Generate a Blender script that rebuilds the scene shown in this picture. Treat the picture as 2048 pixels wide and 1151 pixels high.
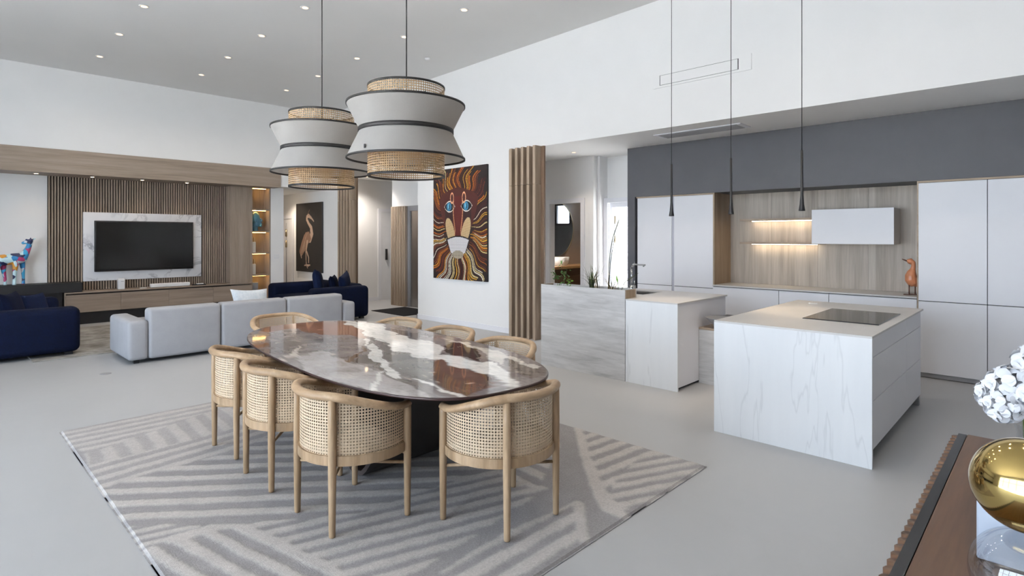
import bpy, bmesh, math, random
import numpy as np
from mathutils import Vector, Matrix, noise as mnoise
for o in list(bpy.data.objects): bpy.data.objects.remove(o)
S = bpy.context.scene; COL = S.collection
random.seed(7); RNG = np.random.default_rng(7)
PI = math.pi
# ------------------------------------------------------------------ camera
F_PX, CX, HY, EYE, YAW = 1129., 1024., 474., 1.6, math.radians(46.12)
cam = bpy.data.cameras.new('camera'); co = bpy.data.objects.new('camera', cam); COL.objects.link(co)
cam.sensor_width = 36; cam.lens = F_PX/2048*36; cam.shift_y = -(575.5-HY)/2048
cam.clip_start = .05; cam.clip_end = 200
co.location = (0, 0, EYE); co.rotation_euler = (PI/2, 0, -YAW); S.camera = co
# ------------------------------------------------------------------ world, exposure
S.view_settings.view_transform = 'Standard'; S.view_settings.look = 'None'
S.view_settings.gamma = 1; S.view_settings.use_curve_mapping = False
S.view_settings.exposure = 0.25
W = bpy.data.worlds.new('world'); S.world = W; W.use_nodes = True
bg = W.node_tree.nodes['Background']; bg.inputs[0].default_value = (.72, .845, 1.0, 1); bg.inputs[1].default_value = 7.8
def portal(loc, rot, sx, sy):
    l = bpy.data.lights.new('window_portal', 'AREA'); l.shape = 'RECTANGLE'; l.size = sx; l.size_y = sy
    l.cycles.is_portal = True
    o = bpy.data.objects.new('window_portal', l); COL.objects.link(o); o.location = loc; o.rotation_euler = rot
portal((-4.55, 4.0, 2.1), (0, -PI/2, 0), 4.2, 8.0)
sl = bpy.data.lights.new('sun', 'SUN'); sl.energy = 150; sl.angle = .01; sl.color = (1., .97, .93)
so_ = bpy.data.objects.new('sun', sl); COL.objects.link(so_); so_.rotation_euler = Vector((-.28, -.10, -.95)).to_track_quat('-Z', 'Y').to_euler()
# ------------------------------------------------------------------ photo pixel helpers
FW = np.array([math.sin(YAW), math.cos(YAW)]); RT = np.array([math.cos(YAW), -math.sin(YAW)])
def px_z(x, y, z=0.):                       # pixel -> point on the horizontal plane z
    d = FW + (x-CX)/F_PX*RT; dz = (HY-y)/F_PX; t = (z-EYE)/dz
    return (d[0]*t, d[1]*t)
def to_px(P, z):                            # (n,2) points at height z -> pixels
    t = P@FW; return np.stack([CX+F_PX*(P@RT)/t, HY-F_PX*(z-EYE)/t], 1)
def in_poly(P, poly):
    x, y = P[:, 0], P[:, 1]; r = np.zeros(len(P), bool); n = len(poly)
    for i in range(n):
        (x1, y1), (x2, y2) = poly[i], poly[(i+1) % n]
        c = ((y1 > y) != (y2 > y)) & (x < (x2-x1)*(y-y1)/((y2-y1) if y2 != y1 else 1e-9)+x1); r ^= c
    return r
def lin(c): 
    c = np.array(c, float)/255; return np.where(c <= .04045, c/12.92, ((c+.055)/1.055)**2.4)
def L(*c): return tuple(float(v) for v in lin(c))
_perm = RNG.random((64, 64))
def vnoise(x, y):                           # smooth value noise, arrays
    xi = np.floor(x).astype(int); yi = np.floor(y).astype(int); fx = x-xi; fy = y-yi
    fx = fx*fx*(3-2*fx); fy = fy*fy*(3-2*fy); g = lambda a, b: _perm[a % 64, b % 64]
    return (g(xi, yi)*(1-fx)+g(xi+1, yi)*fx)*(1-fy)+(g(xi, yi+1)*(1-fx)+g(xi+1, yi+1)*fx)*fy
def fbm(x, y, o=4):
    s = 0; a = .5
    for k in range(o): s = s+a*vnoise(x*2**k+17*k, y*2**k+31*k); a *= .5
    return s
# ------------------------------------------------------------------ materials
MATS = {}
class G:
    def __init__(s, name):
        m = bpy.data.materials.new(name); m.use_nodes = True; s.m = m; s.nt = m.node_tree
        s.b = s.nt.nodes['Principled BSDF']; MATS[name] = m
    def n(s, t, **k):
        nd = s.nt.nodes.new('ShaderNode'+t)
        for a, v in k.items(): setattr(nd, a, v)
        return nd
    def l(s, a, b): s.nt.links.new(a, b)
    def coord(s, scale=(1, 1, 1), rnd=0, rot=(0, 0, 0)):
        tc = s.n('TexCoord'); mp = s.n('Mapping'); mp.inputs['Scale'].default_value = scale; mp.inputs['Rotation'].default_value = rot
        s.l(tc.outputs['Object'], mp.inputs['Vector'])
        if rnd:
            oi = s.n('ObjectInfo'); mu = s.n('Math', operation='MULTIPLY'); mu.inputs[1].default_value = rnd
            s.l(oi.outputs['Random'], mu.inputs[0])
            cb = s.n('CombineXYZ')
            for i in range(3): s.l(mu.outputs[0], cb.inputs[i])
            s.l(cb.outputs[0], mp.inputs['Location'])
        return mp.outputs[0]
    def noise(s, vec, scale=5, detail=4, rough=.55, dist=0):
        t = s.n('TexNoise'); s.l(vec, t.inputs['Vector']); t.inputs['Scale'].default_value = scale
        t.inputs['Detail'].default_value = detail; t.inputs['Roughness'].default_value = rough; t.inputs['Distortion'].default_value = dist
        return t.outputs['Fac']
    def ramp(s, fac, stops):
        r = s.n('ValToRGB'); e = r.color_ramp.elements
        while len(e) < len(stops): e.new(.5)
        for el, (p, c) in zip(e, stops): el.position = p; el.color = (*c, 1)
        s.l(fac, r.inputs[0]); return r.outputs[0]
    def mix(s, fac, a, b, mode='MIX'):
        x = s.n('MixRGB', blend_type=mode)
        for i, v in ((0, fac), (1, a), (2, b)):
            if hasattr(v, 'is_linked') or hasattr(v, 'links'): s.l(v, x.inputs[i])
            elif i == 0: x.inputs[0].default_value = v
            else: x.inputs[i].default_value = (*v, 1)
        return x.outputs[0]
    def bump(s, h, st=.2, d=.01):
        b = s.n('Bump'); b.inputs['Strength'].default_value = st; b.inputs['Distance'].default_value = d
        s.l(h, b.inputs['Height']); s.l(b.outputs[0], s.b.inputs['Normal'])
    def col(s, c):
        if isinstance(c, tuple): s.b.inputs['Base Color'].default_value = (*c, 1)
        else: s.l(c, s.b.inputs['Base Color'])
    def set(s, rough=.5, metal=0, spec=.5, **k):
        s.b.inputs['Roughness'].default_value = rough; s.b.inputs['Metallic'].default_value = metal
        s.b.inputs['Specular IOR Level'].default_value = spec
        for a, v in k.items(): s.b.inputs[a.replace('_', ' ')].default_value = v
def plain(name, c, rough=.5, metal=0, spec=.5, var=.04, scale=3., bump=0, bscale=200, **k):
    g = G(name); v = g.coord(); f = g.noise(v, scale, 3)
    lo = tuple(max(0, x*(1-var)) for x in c); hi = tuple(min(1, x*(1+var)) for x in c)
    g.col(g.ramp(f, [(.3, lo), (.7, hi)])); g.set(rough, metal, spec, **k)
    if bump: g.bump(g.noise(v, bscale, 2), bump, .004)
    return g.m
def wood(name, c1, c2, axis=2, sc=14, stretch=.06, rough=.5, rnd=9., bump=.08, knots=False):
    g = G(name); s3 = [1, 1, 1]; s3[axis] = stretch
    v = g.coord(tuple(s3), rnd)
    a = g.noise(v, sc, 6, .62, .6); b = g.noise(v, sc*6, 3, .6)
    c3 = tuple(x*.72 for x in c1)
    base = g.ramp(a, [(.28, c3), (.45, c1), (.68, c2)]); fine = g.ramp(b, [(.35, (.80,)*3), (.6, (1,)*3)])
    g.col(g.mix(.6, base, fine, 'MULTIPLY')); g.set(rough, 0, .4); g.bump(b, bump, .002); return g.m
def emit(name, c, st):
    g = G(name); g.col(c); g.b.inputs['Emission Color'].default_value = (*c, 1); g.b.inputs['Emission Strength'].default_value = st; return g.m
def vcol(name, rough=.6, noise=0., nscale=60, spec=.4, bump=0, bscale=300):
    g = G(name); a = g.n('VertexColor'); a.layer_name = 'Col'; c = a.outputs[0]; v = g.coord()
    if noise:
        f = g.noise(v, nscale, 4); c = g.mix(1., c, g.ramp(f, [(.25, (1-noise,)*3), (.75, (1+noise*.4,)*3)]), 'MULTIPLY')
    g.col(c); g.set(rough, 0, spec)
    if bump: g.bump(g.noise(v, bscale, 2), bump, .004)
    return g.m
def marble(name, base, vein, sc=1.2, rough=.25, width=.03, amt=.7, stretch=(1, 1, 1), rot=(0, 0, 0)):
    g = G(name); v = g.coord(stretch, 3., rot); w = g.noise(v, sc*1.3, 5, .6, 1.2)
    sub = g.n('Math', operation='SUBTRACT'); g.l(w, sub.inputs[0]); sub.inputs[1].default_value = .5
    ab = g.n('Math', operation='ABSOLUTE'); g.l(sub.outputs[0], ab.inputs[0])
    msk = g.noise(v, sc*.9, 2)
    vn = g.ramp(ab.outputs[0], [(0, (1,)*3), (width, (0,)*3)]); mk = g.ramp(msk, [(.45, (0,)*3), (.62, (amt,)*3)])
    f = g.mix(1., vn, mk, 'MULTIPLY'); cl = g.noise(v, sc*.8, 3)
    b2 = g.ramp(cl, [(.3, tuple(x*.88 for x in base)), (.7, base)])
    g.col(g.mix(f, b2, vein)); g.set(rough, 0, .5); return g.m

plain('paint_white', (.83, .825, .815), .85, spec=.2, var=.01)
plain('paint_ceiling', (.78, .775, .765), .9, spec=.1, var=.012, scale=1.)
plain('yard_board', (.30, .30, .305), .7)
plain('bounce_stone', (.60, .595, .58), .8)
plain('paint_dark', (.045, .047, .05), .6)
g = G('floor_resin'); v = g.coord(); f1 = g.noise(v, .9, 5, .6); f2 = g.noise(v, 9, 4)
g.col(g.mix(.35, g.ramp(f1, [(.3, (.405, .407, .41)), (.7, (.43, .432, .435))]), g.ramp(f2, [(.3, (.40, .402, .405)), (.7, (.435, .437, .44))])))
rr = g.ramp(f2, [(.3, (.40,)*3), (.7, (.46,)*3)]); g.l(rr, g.b.inputs['Roughness']); g.b.inputs['Specular IOR Level'].default_value = .5
wood('oak_chair', (.37, .25, .145), (.50, .36, .23), 2, 9, .12, .42, 5)
wood('oak_rail', (.38, .255, .15), (.53, .385, .245), 1, 8, .3, .4, 5)
wood('oak_slat', (.30, .235, .185), (.38, .30, .24), 2, 16, .05, .5, 9)
wood('oak_screen', (.37, .285, .21), (.47, .37, .285), 2, 14, .05, .5, 9)
wood('oak_panel', (.30, .24, .19), (.365, .295, .24), 2, 9, .05, .5, 3)
wood('oak_beam', (.30, .24, .19), (.365, .295, .24), 0, 9, .05, .5, 3)
wood('oak_cabinet', (.30, .235, .185), (.37, .295, .235), 0, 9, .05, .5, 3)
wood('oak_grey_h', (.55, .54, .53), (.65, .64, .63), 1, 9, .10, .5, 2, .05)
wood('oak_grey_v', (.44, .385, .325), (.58, .53, .465), 2, 7, .05, .5, 4, .05)
wood('oak_grey_side', (.33, .25, .175), (.42, .33, .24), 2, 9, .05, .5, 4, .05)
wood('oak_gap_shade', (.15, .095, .06), (.21, .14, .09), 2, 14, .05, .6, 9)  # oak darkened so the shade between screen fins sits in the colour
wood('walnut', (.115, .058, .03), (.165, .09, .05), 0, 10, .07, .35, 3, .05)
wood('oak_lintel', (.40, .31, .23), (.48, .38, .29), 1, 9, .05, .5, 3)
wood('vanity_oak', (.45, .25, .10), (.6, .37, .17), 0, 9, .08, .4, 3)
plain('slat_backing', (.035, .025, .02), .8)
plain('lacquer_white', (.80, .80, .83), .38, spec=.4, var=.01)
plain('lacquer_grey', (.085, .088, .10), .5, spec=.35, var=.04)
plain('lacquer_shade', (.50, .50, .56), .4)  # white lacquer toned down, the handle groove's shadow put into the colour
plain('shadow_gap', (.03, .03, .035), .8)
plain('black_matte', (.012, .012, .014), .55)
plain('black_satin', (.010, .010, .012), .3)
plain('black_trim', (.008, .007, .008), .6)
plain('bronze_dark', (.020, .014, .012), .35, spec=.5)
plain('bronze_edge', (.16, .13, .12), .35, metal=.7)
plain('table_edge', (.045, .022, .020), .3)
g = G('screen_black'); g.col((.012, .012, .012)); g.set(.12, 0, .5)
g = G('cooktop_glass'); g.col((.02, .02, .02)); g.set(.06, 0, .6)
plain('steel', (.42, .41, .40), .28, metal=1., var=.05)
plain('chrome', (.55, .55, .56), .15, metal=1.)
plain('hinge_metal', (.35, .28, .18), .35, metal=1.)
g = G('mirror'); g.col((.75, .75, .75)); g.set(.02, 1)
g = G('gold_glass'); g.col((.46, .34, .13)); g.set(.09, 1)
g = G('clear_glass'); g.col((.95, .96, .97)); g.set(.02, 0, .5, Transmission_Weight=1., IOR=1.12)
def thin_glass(name, tint=(1, 1, 1), gl=.06):
    g = G(name); t = g.n('BsdfTransparent'); t.inputs[0].default_value = (*tint, 1); gs = g.n('BsdfGlossy'); gs.inputs['Roughness'].default_value = .02
    mx = g.n('MixShader'); mx.inputs[0].default_value = gl; g.l(t.outputs[0], mx.inputs[1]); g.l(gs.outputs[0], mx.inputs[2])
    g.l(mx.outputs[0], g.nt.nodes['Material Output'].inputs[0])
thin_glass('pane_glass')
thin_glass('bubble_glass', (.93, .94, .95), .16)
def cloth(name, c1, c2, sc=300, rough=.9, sheen=.0, bump=.25, tr=0):
    g = G(name); v = g.coord(); f = g.noise(v, sc, 2); h = g.noise(v, 6, 3)
    g.col(g.mix(.5, g.ramp(f, [(.3, c1), (.7, c2)]), g.ramp(h, [(.3, c1), (.7, c2)]))); g.set(rough, 0, .15)
    g.b.inputs['Sheen Weight'].default_value = sheen; g.bump(f, bump, .003)
    if tr:
        t = g.n('BsdfTranslucent'); t.inputs[0].default_value = (*c2, 1); mx = g.n('MixShader'); mx.inputs[0].default_value = tr
        g.l(g.b.outputs[0], mx.inputs[1]); g.l(t.outputs[0], mx.inputs[2]); g.l(mx.outputs[0], g.nt.nodes['Material Output'].inputs[0])
    return g.m
cloth('sofa_grey', (.335, .34, .36), (.39, .395, .415))
cloth('velvet_navy', (.001, .003, .013), (.002, .006, .026), 40, .85, .0, .1)
cloth('velvet_navy_light', (.002, .006, .026), (.004, .013, .05), 40, .8, .02, .1)
cloth('cushion_pale', (.48, .55, .62), (.72, .75, .78), 26, .85, 0, .2)
cloth('linen_shade', (.35, .335, .315), (.41, .395, .375), 260, .9, 0, .2, .22)
cloth('seat_weave', (.44, .35, .25), (.66, .56, .43), 120, .7, 0, .6)
cloth('cane', (.50, .375, .25), (.66, .53, .385), 240, .55, 0, .4)
cloth('cane_lamp', (.33, .22, .125), (.47, .335, .20), 240, .6, 0, .4, .15)
cloth('rug_living', (.12, .11, .095), (.46, .44, .41), 3.2, .95, 0, .2)
cloth('doormat', (.010, .010, .012), (.022, .022, .024), 200, .95, 0, .3)
vcol('rug_dining_pile', .95, .22, 90, .1, .5, 260)
vcol('painting', .55, .12, 120)
g = G('stone_exotic'); a = g.n('VertexColor'); a.layer_name = 'Col'; v = g.coord((1, .45, 1), 0, (0, 0, .5))
f = g.noise(v, 9, 8, .7, 1.5); f2 = g.noise(v, 30, 5, .7, .6)
c = g.mix(1., a.outputs[0], g.ramp(f, [(.25, (.62, .60, .58)), (.5, (1, 1, 1)), (.75, (1.25, 1.22, 1.18))]), 'MULTIPLY')
c = g.mix(.5, c, g.ramp(f2, [(.3, (.75,)*3), (.7, (1.15,)*3)]), 'MULTIPLY'); g.col(c); g.set(.045, 0, .6)
marble('marble_tv', (.78, .79, .82), (.30, .31, .35), 1.3, .2, .035, .9)
marble('marble_bath', (.50, .40, .32), (.16, .11, .09), .9, .25, .10, .9)
g = G('stone_island'); v = g.coord((1, 1, .12), 0, (.16, 0, 0)); f = g.noise(v, 3.2, 4, .55, .3); s2 = g.n('Math', operation='SUBTRACT'); g.l(f, s2.inputs[0]); s2.inputs[1].default_value = .53
ab = g.n('Math', operation='ABSOLUTE'); g.l(s2.outputs[0], ab.inputs[0])
g.col(g.mix(.5, g.ramp(ab.outputs[0], [(0, (.62, .63, .64)), (.010, (.80, .81, .82))]), g.ramp(g.noise(v, 6, 5), [(.3, (.74, .75, .76)), (.7, (.84, .845, .85))]))); g.set(.4, 0, .4)
plain('stone_top', (.60, .585, .57), .38, var=.05, scale=2.)
plain('soil', (.05, .045, .04), .95, var=.3, scale=40)
plain('ceramic_white', (.82, .82, .81), .25)
plain('plastic_white', (.78, .78, .79), .4)
plain('paper_white', (.75, .74, .70), .8)
plain('leaf_green', (.045, .13, .02), .5, var=.4, scale=30)
plain('leaf_lime', (.16, .33, .04), .5, var=.3, scale=30)
plain('grass_dark', (.05, .06, .025), .6, var=.4, scale=20)
plain('grass_dry', (.33, .24, .12), .6, var=.4, scale=20)
plain('grass_green', (.12, .17, .05), .6, var=.4, scale=20)
plain('duck_orange', (.55, .22, .11), .3, var=.15, scale=12)
plain('duck_brown', (.12, .05, .03), .4)
plain('petal_white', (.86, .87, .90), .6, var=.03)
plain('stone_grey', (.30, .30, .31), .5)
plain('pale_blue', (.40, .46, .56), .5)
plain('clay_white', (.8, .8, .8), .7)
g = G('bust_blue'); v = g.coord(); vo = g.n('TexVoronoi'); g.l(v, vo.inputs['Vector']); vo.inputs['Scale'].default_value = 16
g.col(g.mix(.15, g.ramp(g.noise(v, 6, 3), [(.3, (.05, .13, .18)), (.7, (.12, .28, .36))]), vo.outputs['Color'], 'OVERLAY')); g.set(.35)
g = G('giraffe_patch'); v = g.coord(); vo = g.n('TexVoronoi'); g.l(v, vo.inputs['Vector']); vo.inputs['Scale'].default_value = 11
sp = g.n('SeparateColor'); g.l(vo.outputs['Color'], sp.inputs[0])
rp = g.ramp(sp.outputs[0], [(0, (.03, .22, .50)), (.2, (.55, .75, .80)), (.38, (.45, .05, .16)), (.55, (.02, .03, .10)), (.7, (.05, .35, .60)), (.85, (.65, .30, .05)), (.95, (.7, .72, .75))])
for e in g.nt.nodes: 
    if e.type == 'VALTORGB': e.color_ramp.interpolation = 'CONSTANT'
g.col(rp); g.set(.3)
emit('led_warm', (1., .56, .16), 22.); emit('led_soft', (1., .80, .55), 14.); emit('lamp_glow', (1., .72, .42), 16.); emit('lamp_dim', (1., .74, .48), 1.6); emit('bulb_glow', (1., .72, .42), 10.)
def MT(n): return MATS[n]
# ------------------------------------------------------------------ mesh helpers
ORG = {}
def tag(o, label=None, cat=None, group=None, kind=None):
    for k, v in (('label', label), ('category', cat), ('group', group), ('kind', kind)):
        if v: o[k] = v
    return o
def thing(name, loc, label, cat, group=None):
    o = bpy.data.objects.new(name, None); COL.objects.link(o); o.location = loc; o.empty_display_size = .1
    ORG[o.name] = Vector(loc); return tag(o, label, cat, group)
def add(name, verts, faces, mat, parent=None, smooth=False, origin=None, mats=None, local=False):
    vs = [Vector(v) for v in verts]
    if local: org = Vector((0, 0, 0))
    elif origin is not None: org = Vector(origin)
    elif parent is not None: org = ORG[parent.name]
    else:
        mn = [min(v[i] for v in vs) for i in range(3)]; mx = [max(v[i] for v in vs) for i in range(3)]
        org = Vector(((mn[0]+mx[0])/2, (mn[1]+mx[1])/2, mn[2]))
    me = bpy.data.meshes.new(name); me.from_pydata([tuple(v-org) for v in vs], [], faces)
    me.materials.append(MT(mat))
    for m in (mats or []): me.materials.append(MT(m))
    if smooth: me.polygons.foreach_set('use_smooth', [True]*len(me.polygons))
    me.update(); o = bpy.data.objects.new(name, me); COL.objects.link(o)
    if parent is not None:
        o.parent = parent
        if not local: o.location = org-ORG[parent.name]
        ORG[o.name] = org
    else: o.location = org; ORG[o.name] = org
    return o
BOXF = [(0, 3, 2, 1), (4, 5, 6, 7), (0, 1, 5, 4), (1, 2, 6, 5), (2, 3, 7, 6), (3, 0, 4, 7)]
def bv(x0, x1, y0, y1, z0, z1): return [(x0, y0, z0), (x1, y0, z0), (x1, y1, z0), (x0, y1, z0), (x0, y0, z1), (x1, y0, z1), (x1, y1, z1), (x0, y1, z1)]
def bevel_mesh(me, off, seg):
    bm = bmesh.new(); bm.from_mesh(me); bmesh.ops.bevel(bm, geom=list(bm.edges), offset=off, segments=seg, affect='EDGES', profile=.5)
    bm.to_mesh(me); bm.free(); me.polygons.foreach_set('use_smooth', [True]*len(me.polygons)) if seg > 1 else None
def box(name, b, mat, parent=None, bevel=0, seg=2, local=False):
    o = add(name, bv(*b), BOXF, mat, parent, local=local)
    if bevel: bevel_mesh(o.data, bevel, seg)
    return o
def boxes(name, bl, mat, parent=None):
    V = []; Fc = []
    for b in bl: k = len(V); V += bv(*b); Fc += [tuple(i+k for i in f) for f in BOXF]
    return add(name, V, Fc, mat, parent)
def struct(name, bl, mat): return tag(boxes(name, bl if isinstance(bl, list) else [bl], mat), kind='structure')
def tube_v(path, rad, sides=8, cap=True, flat=1.):
    P = [Vector(p) for p in path]; n = len(P); R = rad if hasattr(rad, '__len__') else [rad]*n
    V = []; Fc = []; up = None
    for i in range(n):
        t = (P[min(i+1, n-1)]-P[max(i-1, 0)]).normalized()
        if up is None: up = Vector((0, 0, 1)) if abs(t.z) < .9 else Vector((1, 0, 0))
        a = t.cross(up).normalized(); b = a.cross(t).normalized(); up = b
        for k in range(sides):
            an = 2*PI*k/sides; V.append(P[i]+a*math.cos(an)*R[i]+b*math.sin(an)*R[i]*flat)
    for i in range(n-1):
        for k in range(sides): Fc.append((i*sides+k, i*sides+(k+1) % sides, (i+1)*sides+(k+1) % sides, (i+1)*sides+k))
    if cap: Fc.append(tuple(reversed(range(sides)))); Fc.append(tuple((n-1)*sides+k for k in range(sides)))
    return V, Fc
def tube(name, path, rad, mat, parent=None, sides=8, local=False, flat=1.): 
    V, Fc = tube_v(path, rad, sides, True, flat); return add(name, V, Fc, mat, parent, True, local=local)
def lathe_v(prof, c=(0, 0, 0), n=32, a0=0, a1=2*PI):
    V = []; Fc = []; m = len(prof)
    for k in range(n):
        a = a0+(a1-a0)*k/n
        for r, z in prof: V.append((c[0]+r*math.cos(a), c[1]+r*math.sin(a), c[2]+z))
    for k in range(n):
        for j in range(m-1): q = (k+1) % n; Fc.append((k*m+j, q*m+j, q*m+j+1, k*m+j+1))
    return V, Fc
def lathe(name, prof, c, mat, parent=None, n=32, smooth=True, local=False):
    V, Fc = lathe_v(prof, c, n); return add(name, V, Fc, mat, parent, smooth, local=local)
def sphere_v(c, r, n=16, m=10, sq=(1, 1, 1)):
    V = []; Fc = []
    for j in range(m+1):
        t = PI*j/m
        for k in range(n): a = 2*PI*k/n; V.append((c[0]+r*sq[0]*math.sin(t)*math.cos(a), c[1]+r*sq[1]*math.sin(t)*math.sin(a), c[2]+r*sq[2]*math.cos(t)))
    for j in range(m):
        for k in range(n): Fc.append((j*n+k, (j+1)*n+k, (j+1)*n+(k+1) % n, j*n+(k+1) % n))
    return V, Fc
def merge(parts):
    V = []; Fc = []
    for v, f in parts: k = len(V); V += list(v); Fc += [tuple(i+k for i in q) for q in f]
    return V, Fc
def pillow(name, c, w, h, th, rot, mat, parent=None, n=14):
    V = []; Fc = []
    for s in (1, -1):
        k0 = len(V)
        for i in range(n+1):
            for j in range(n+1):
                u = 2*i/n-1; v = 2*j/n-1; pin = 1-.10*(1-abs(u)**2)*abs(v)**3-.0; pin2 = 1-.10*(1-abs(v)**2)*abs(u)**3
                z = s*th/2*((1-u**4)*(1-v**4))**.55
                V.append(Vector((u*w/2*pin2, v*h/2*pin, z)))
        for i in range(n):
            for j in range(n):
                q = (k0+i*(n+1)+j, k0+(i+1)*(n+1)+j, k0+(i+1)*(n+1)+j+1, k0+i*(n+1)+j+1); Fc.append(q if s > 0 else q[::-1])
    M = Matrix.Rotation(rot[2], 3, 'Z')@Matrix.Rotation(rot[1], 3, 'Y')@Matrix.Rotation(rot[0], 3, 'X')
    V = [M@v+Vector(c) for v in V]; return add(name, V, Fc, mat, parent, True)
def copy_tree(o, parent=None):
    c = o.copy(); COL.objects.link(c); c.parent = parent
    for ch in list(o.children): copy_tree(ch, c)
    return c
def soft_box(name, b, mat, parent=None, r=.06, seg=4): return box(name, b, mat, parent, r, seg)
def grid_col(name, nx, ny, fpos, cols, mat, parent=None, origin=None, zoff=None):
    """regular grid mesh with per-vertex colours"""
    V = [fpos(i/nx, j/ny, (zoff[j*(nx+1)+i] if zoff is not None else 0)) for j in range(ny+1) for i in range(nx+1)]
    Fc = [(j*(nx+1)+i, j*(nx+1)+i+1, (j+1)*(nx+1)+i+1, (j+1)*(nx+1)+i) for j in range(ny) for i in range(nx)]
    o = add(name, V, Fc, mat, parent, False, origin); set_col(o.data, cols); return o
def set_col(me, cols):
    at = me.color_attributes.new('Col', 'FLOAT_COLOR', 'POINT'); a = np.ones((len(me.vertices), 4), np.float32); a[:, :3] = cols
    at.data.foreach_set('color', a.ravel())
# ================================================================== THE SETTING
CE = lambda y: 4.815-.0205*y
struct('floor', (-4.76, 12.0, -6.2, 17.0, -.12, 0), 'floor_resin')
V = [(-4.76, -6.2, CE(-6.2)), (6.9, -6.2, CE(-6.2)), (6.9, 12.78, CE(12.78)), (-4.76, 12.78, CE(12.78))]
tag(add('ceiling', V+[(a, b, c+.12) for a, b, c in V], BOXF, 'paint_ceiling'), kind='structure')
struct('ceiling_kitchen', [(6.9, 8.70, -1.4, 7.7, 3.035, 3.12)], 'paint_white')
struct('ceiling_passage', [(6.9, 9.2, 8.9, 12.5, 3.035, 3.12)], 'paint_white')
struct('ceiling_corridor', [(5.57, 6.9, 12.78, 16.7, 2.74, 2.84)], 'paint_white')
struct('wall_right', [(6.74, 6.9, -6.2, 12.6, 3.035, 4.98), (6.74, 6.9, 6.46, 9.054, 0, 3.035)], 'paint_white')
struct('baseboard_right', [(6.725, 6.74, 6.47, 9.07, 0, .09), (6.725, 6.9, 9.054, 9.07, 0, .09)], 'lacquer_white')
struct('wall_far', [(-4.76, 6.9, 12.61, 12.78, 3.14, 4.6), (5.565, 6.9, 12.61, 12.78, 2.74, 3.14), (-4.76, 4.62, 13.27, 13.4, 0, 3.14),
                    (5.49, 5.79, 12.95, 13.1, 0, 2.74)], 'paint_white')
struct('wall_corridor', [(6.74, 6.9, 11.95, 16.7, 0, 3.035), (5.64, 5.79, 13.1, 16.7, 0, 2.74), (5.64, 6.9, 16.6, 16.75, 0, 2.84)], 'paint_white')
struct('wall_passage', [(6.9, 9.2, 12.38, 12.5, 0, 3.035), (7.70, 7.84, 9.1, 11.36, 2.32, 3.035), (7.70, 7.84, 9.1, 9.55, 0, 2.32), (6.9, 7.84, 8.9, 9.1, 0, 3.035), (9.05, 9.2, 8.9, 12.38, 0, 3.035), (7.84, 9.05, 8.9, 9.1, 0, 3.035)], 'paint_white')
struct('baseboard_passage', [(6.9, 7.96, 12.362, 12.38, 0, .09)], 'lacquer_white')
struct('wall_vestibule', [(8.15, 8.27, 5.85, 6.11, 0, 3.035), (8.15, 8.27, 6.83, 7.65, 0, 3.035), (8.15, 8.27, 6.11, 6.83, 2.22, 3.035)], 'paint_white')
struct('wall_vestibule_end', [(6.9, 8.15, 7.5, 7.65, 0, 3.035)], 'paint_white')
struct('wall_return', [(8.27, 8.54, 5.80, 5.95, 0, 3.035)], 'paint_white')
struct('wall_yard_door', [(8.505, 8.60, 4.94, 5.80, 2.21, 3.035)], 'paint_white')
struct('wall_kitchen', [(8.56, 8.70, -1.4, 4.94, 0, 3.035)], 'paint_white')
struct('wall_bathroom', [(8.27, 11.3, 8.0, 8.12, 0, 2.9)], 'marble_bath')
struct('wall_bathroom_side', [(11.2, 11.3, 5.95, 6.72, 0, 2.9), (11.2, 11.3, 7.22, 8.0, 0, 2.9), (11.2, 11.3, 6.72, 7.22, 0, 1.9), (11.2, 11.3, 6.72, 7.22, 2.45, 2.9), (8.54, 11.3, 5.85, 5.95, 0, 2.9)], 'paint_dark')
struct('ceiling_bathroom', [(8.27, 11.3, 5.85, 8.12, 2.9, 3.0)], 'paint_white')
struct('wall_back', [(-4.76, 6.9, -6.2, -6.05, 0, 5.0)], 'oak_panel')  # unseen wall, given dark oak to cut bounce light into the room
struct('wall_kitchen_end', [(6.74, 8.7, -1.4, -1.25, 0, 3.035), (6.74, 6.9, -6.05, -1.4, 0, 3.035)], 'paint_white')
# glazed wall beside the camera, with its sliding-door frames
WH, WY0, WY1 = 4.2, 0., 8.0
struct('wall_window', [(-4.76, -4.6, -6.2, 13.4, WH, 5.0), (-4.76, -4.6, -6.2, WY0, 0, WH), (-4.76, -4.6, WY1, 13.4, 0, WH)], 'paint_white')
fr = [(-4.72, -4.64, WY0, WY1, 0, .06), (-4.72, -4.64, WY0, WY1, WH-.06, WH), (-4.72, -4.64, WY0, WY1, 2.7, 2.76)]
for k in range(5): y = WY0+2*k; fr.append((-4.72, -4.64, y-.035, y+.035, .06, WH-.06))
w1 = struct('window_1', fr, 'black_matte')
for k in range(4):
    for z0, z1 in ((.06, 2.7), (2.76, WH-.06)): box('pane', (-4.684, -4.676, WY0+.035+2*k, WY0+1.965+2*k, z0, z1), 'pane_glass', w1)
struct('floor_bounce', [(-30, -4.76, -14, 26, -.14, -.02)], 'bounce_stone')  # unseen terrace, added to bounce sunlight onto ceiling and upper walls
w2 = struct('window_2', [(11.2, 11.26, 6.72, 7.22, 1.9, 1.95), (11.2, 11.26, 6.72, 7.22, 2.4, 2.45), (11.2, 11.26, 6.72, 6.77, 1.95, 2.4), (11.2, 11.26, 7.17, 7.22, 1.95, 2.4)], 'black_matte')
box('pane', (11.225, 11.235, 6.77, 7.17, 1.95, 2.4), 'pane_glass', w2)
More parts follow.
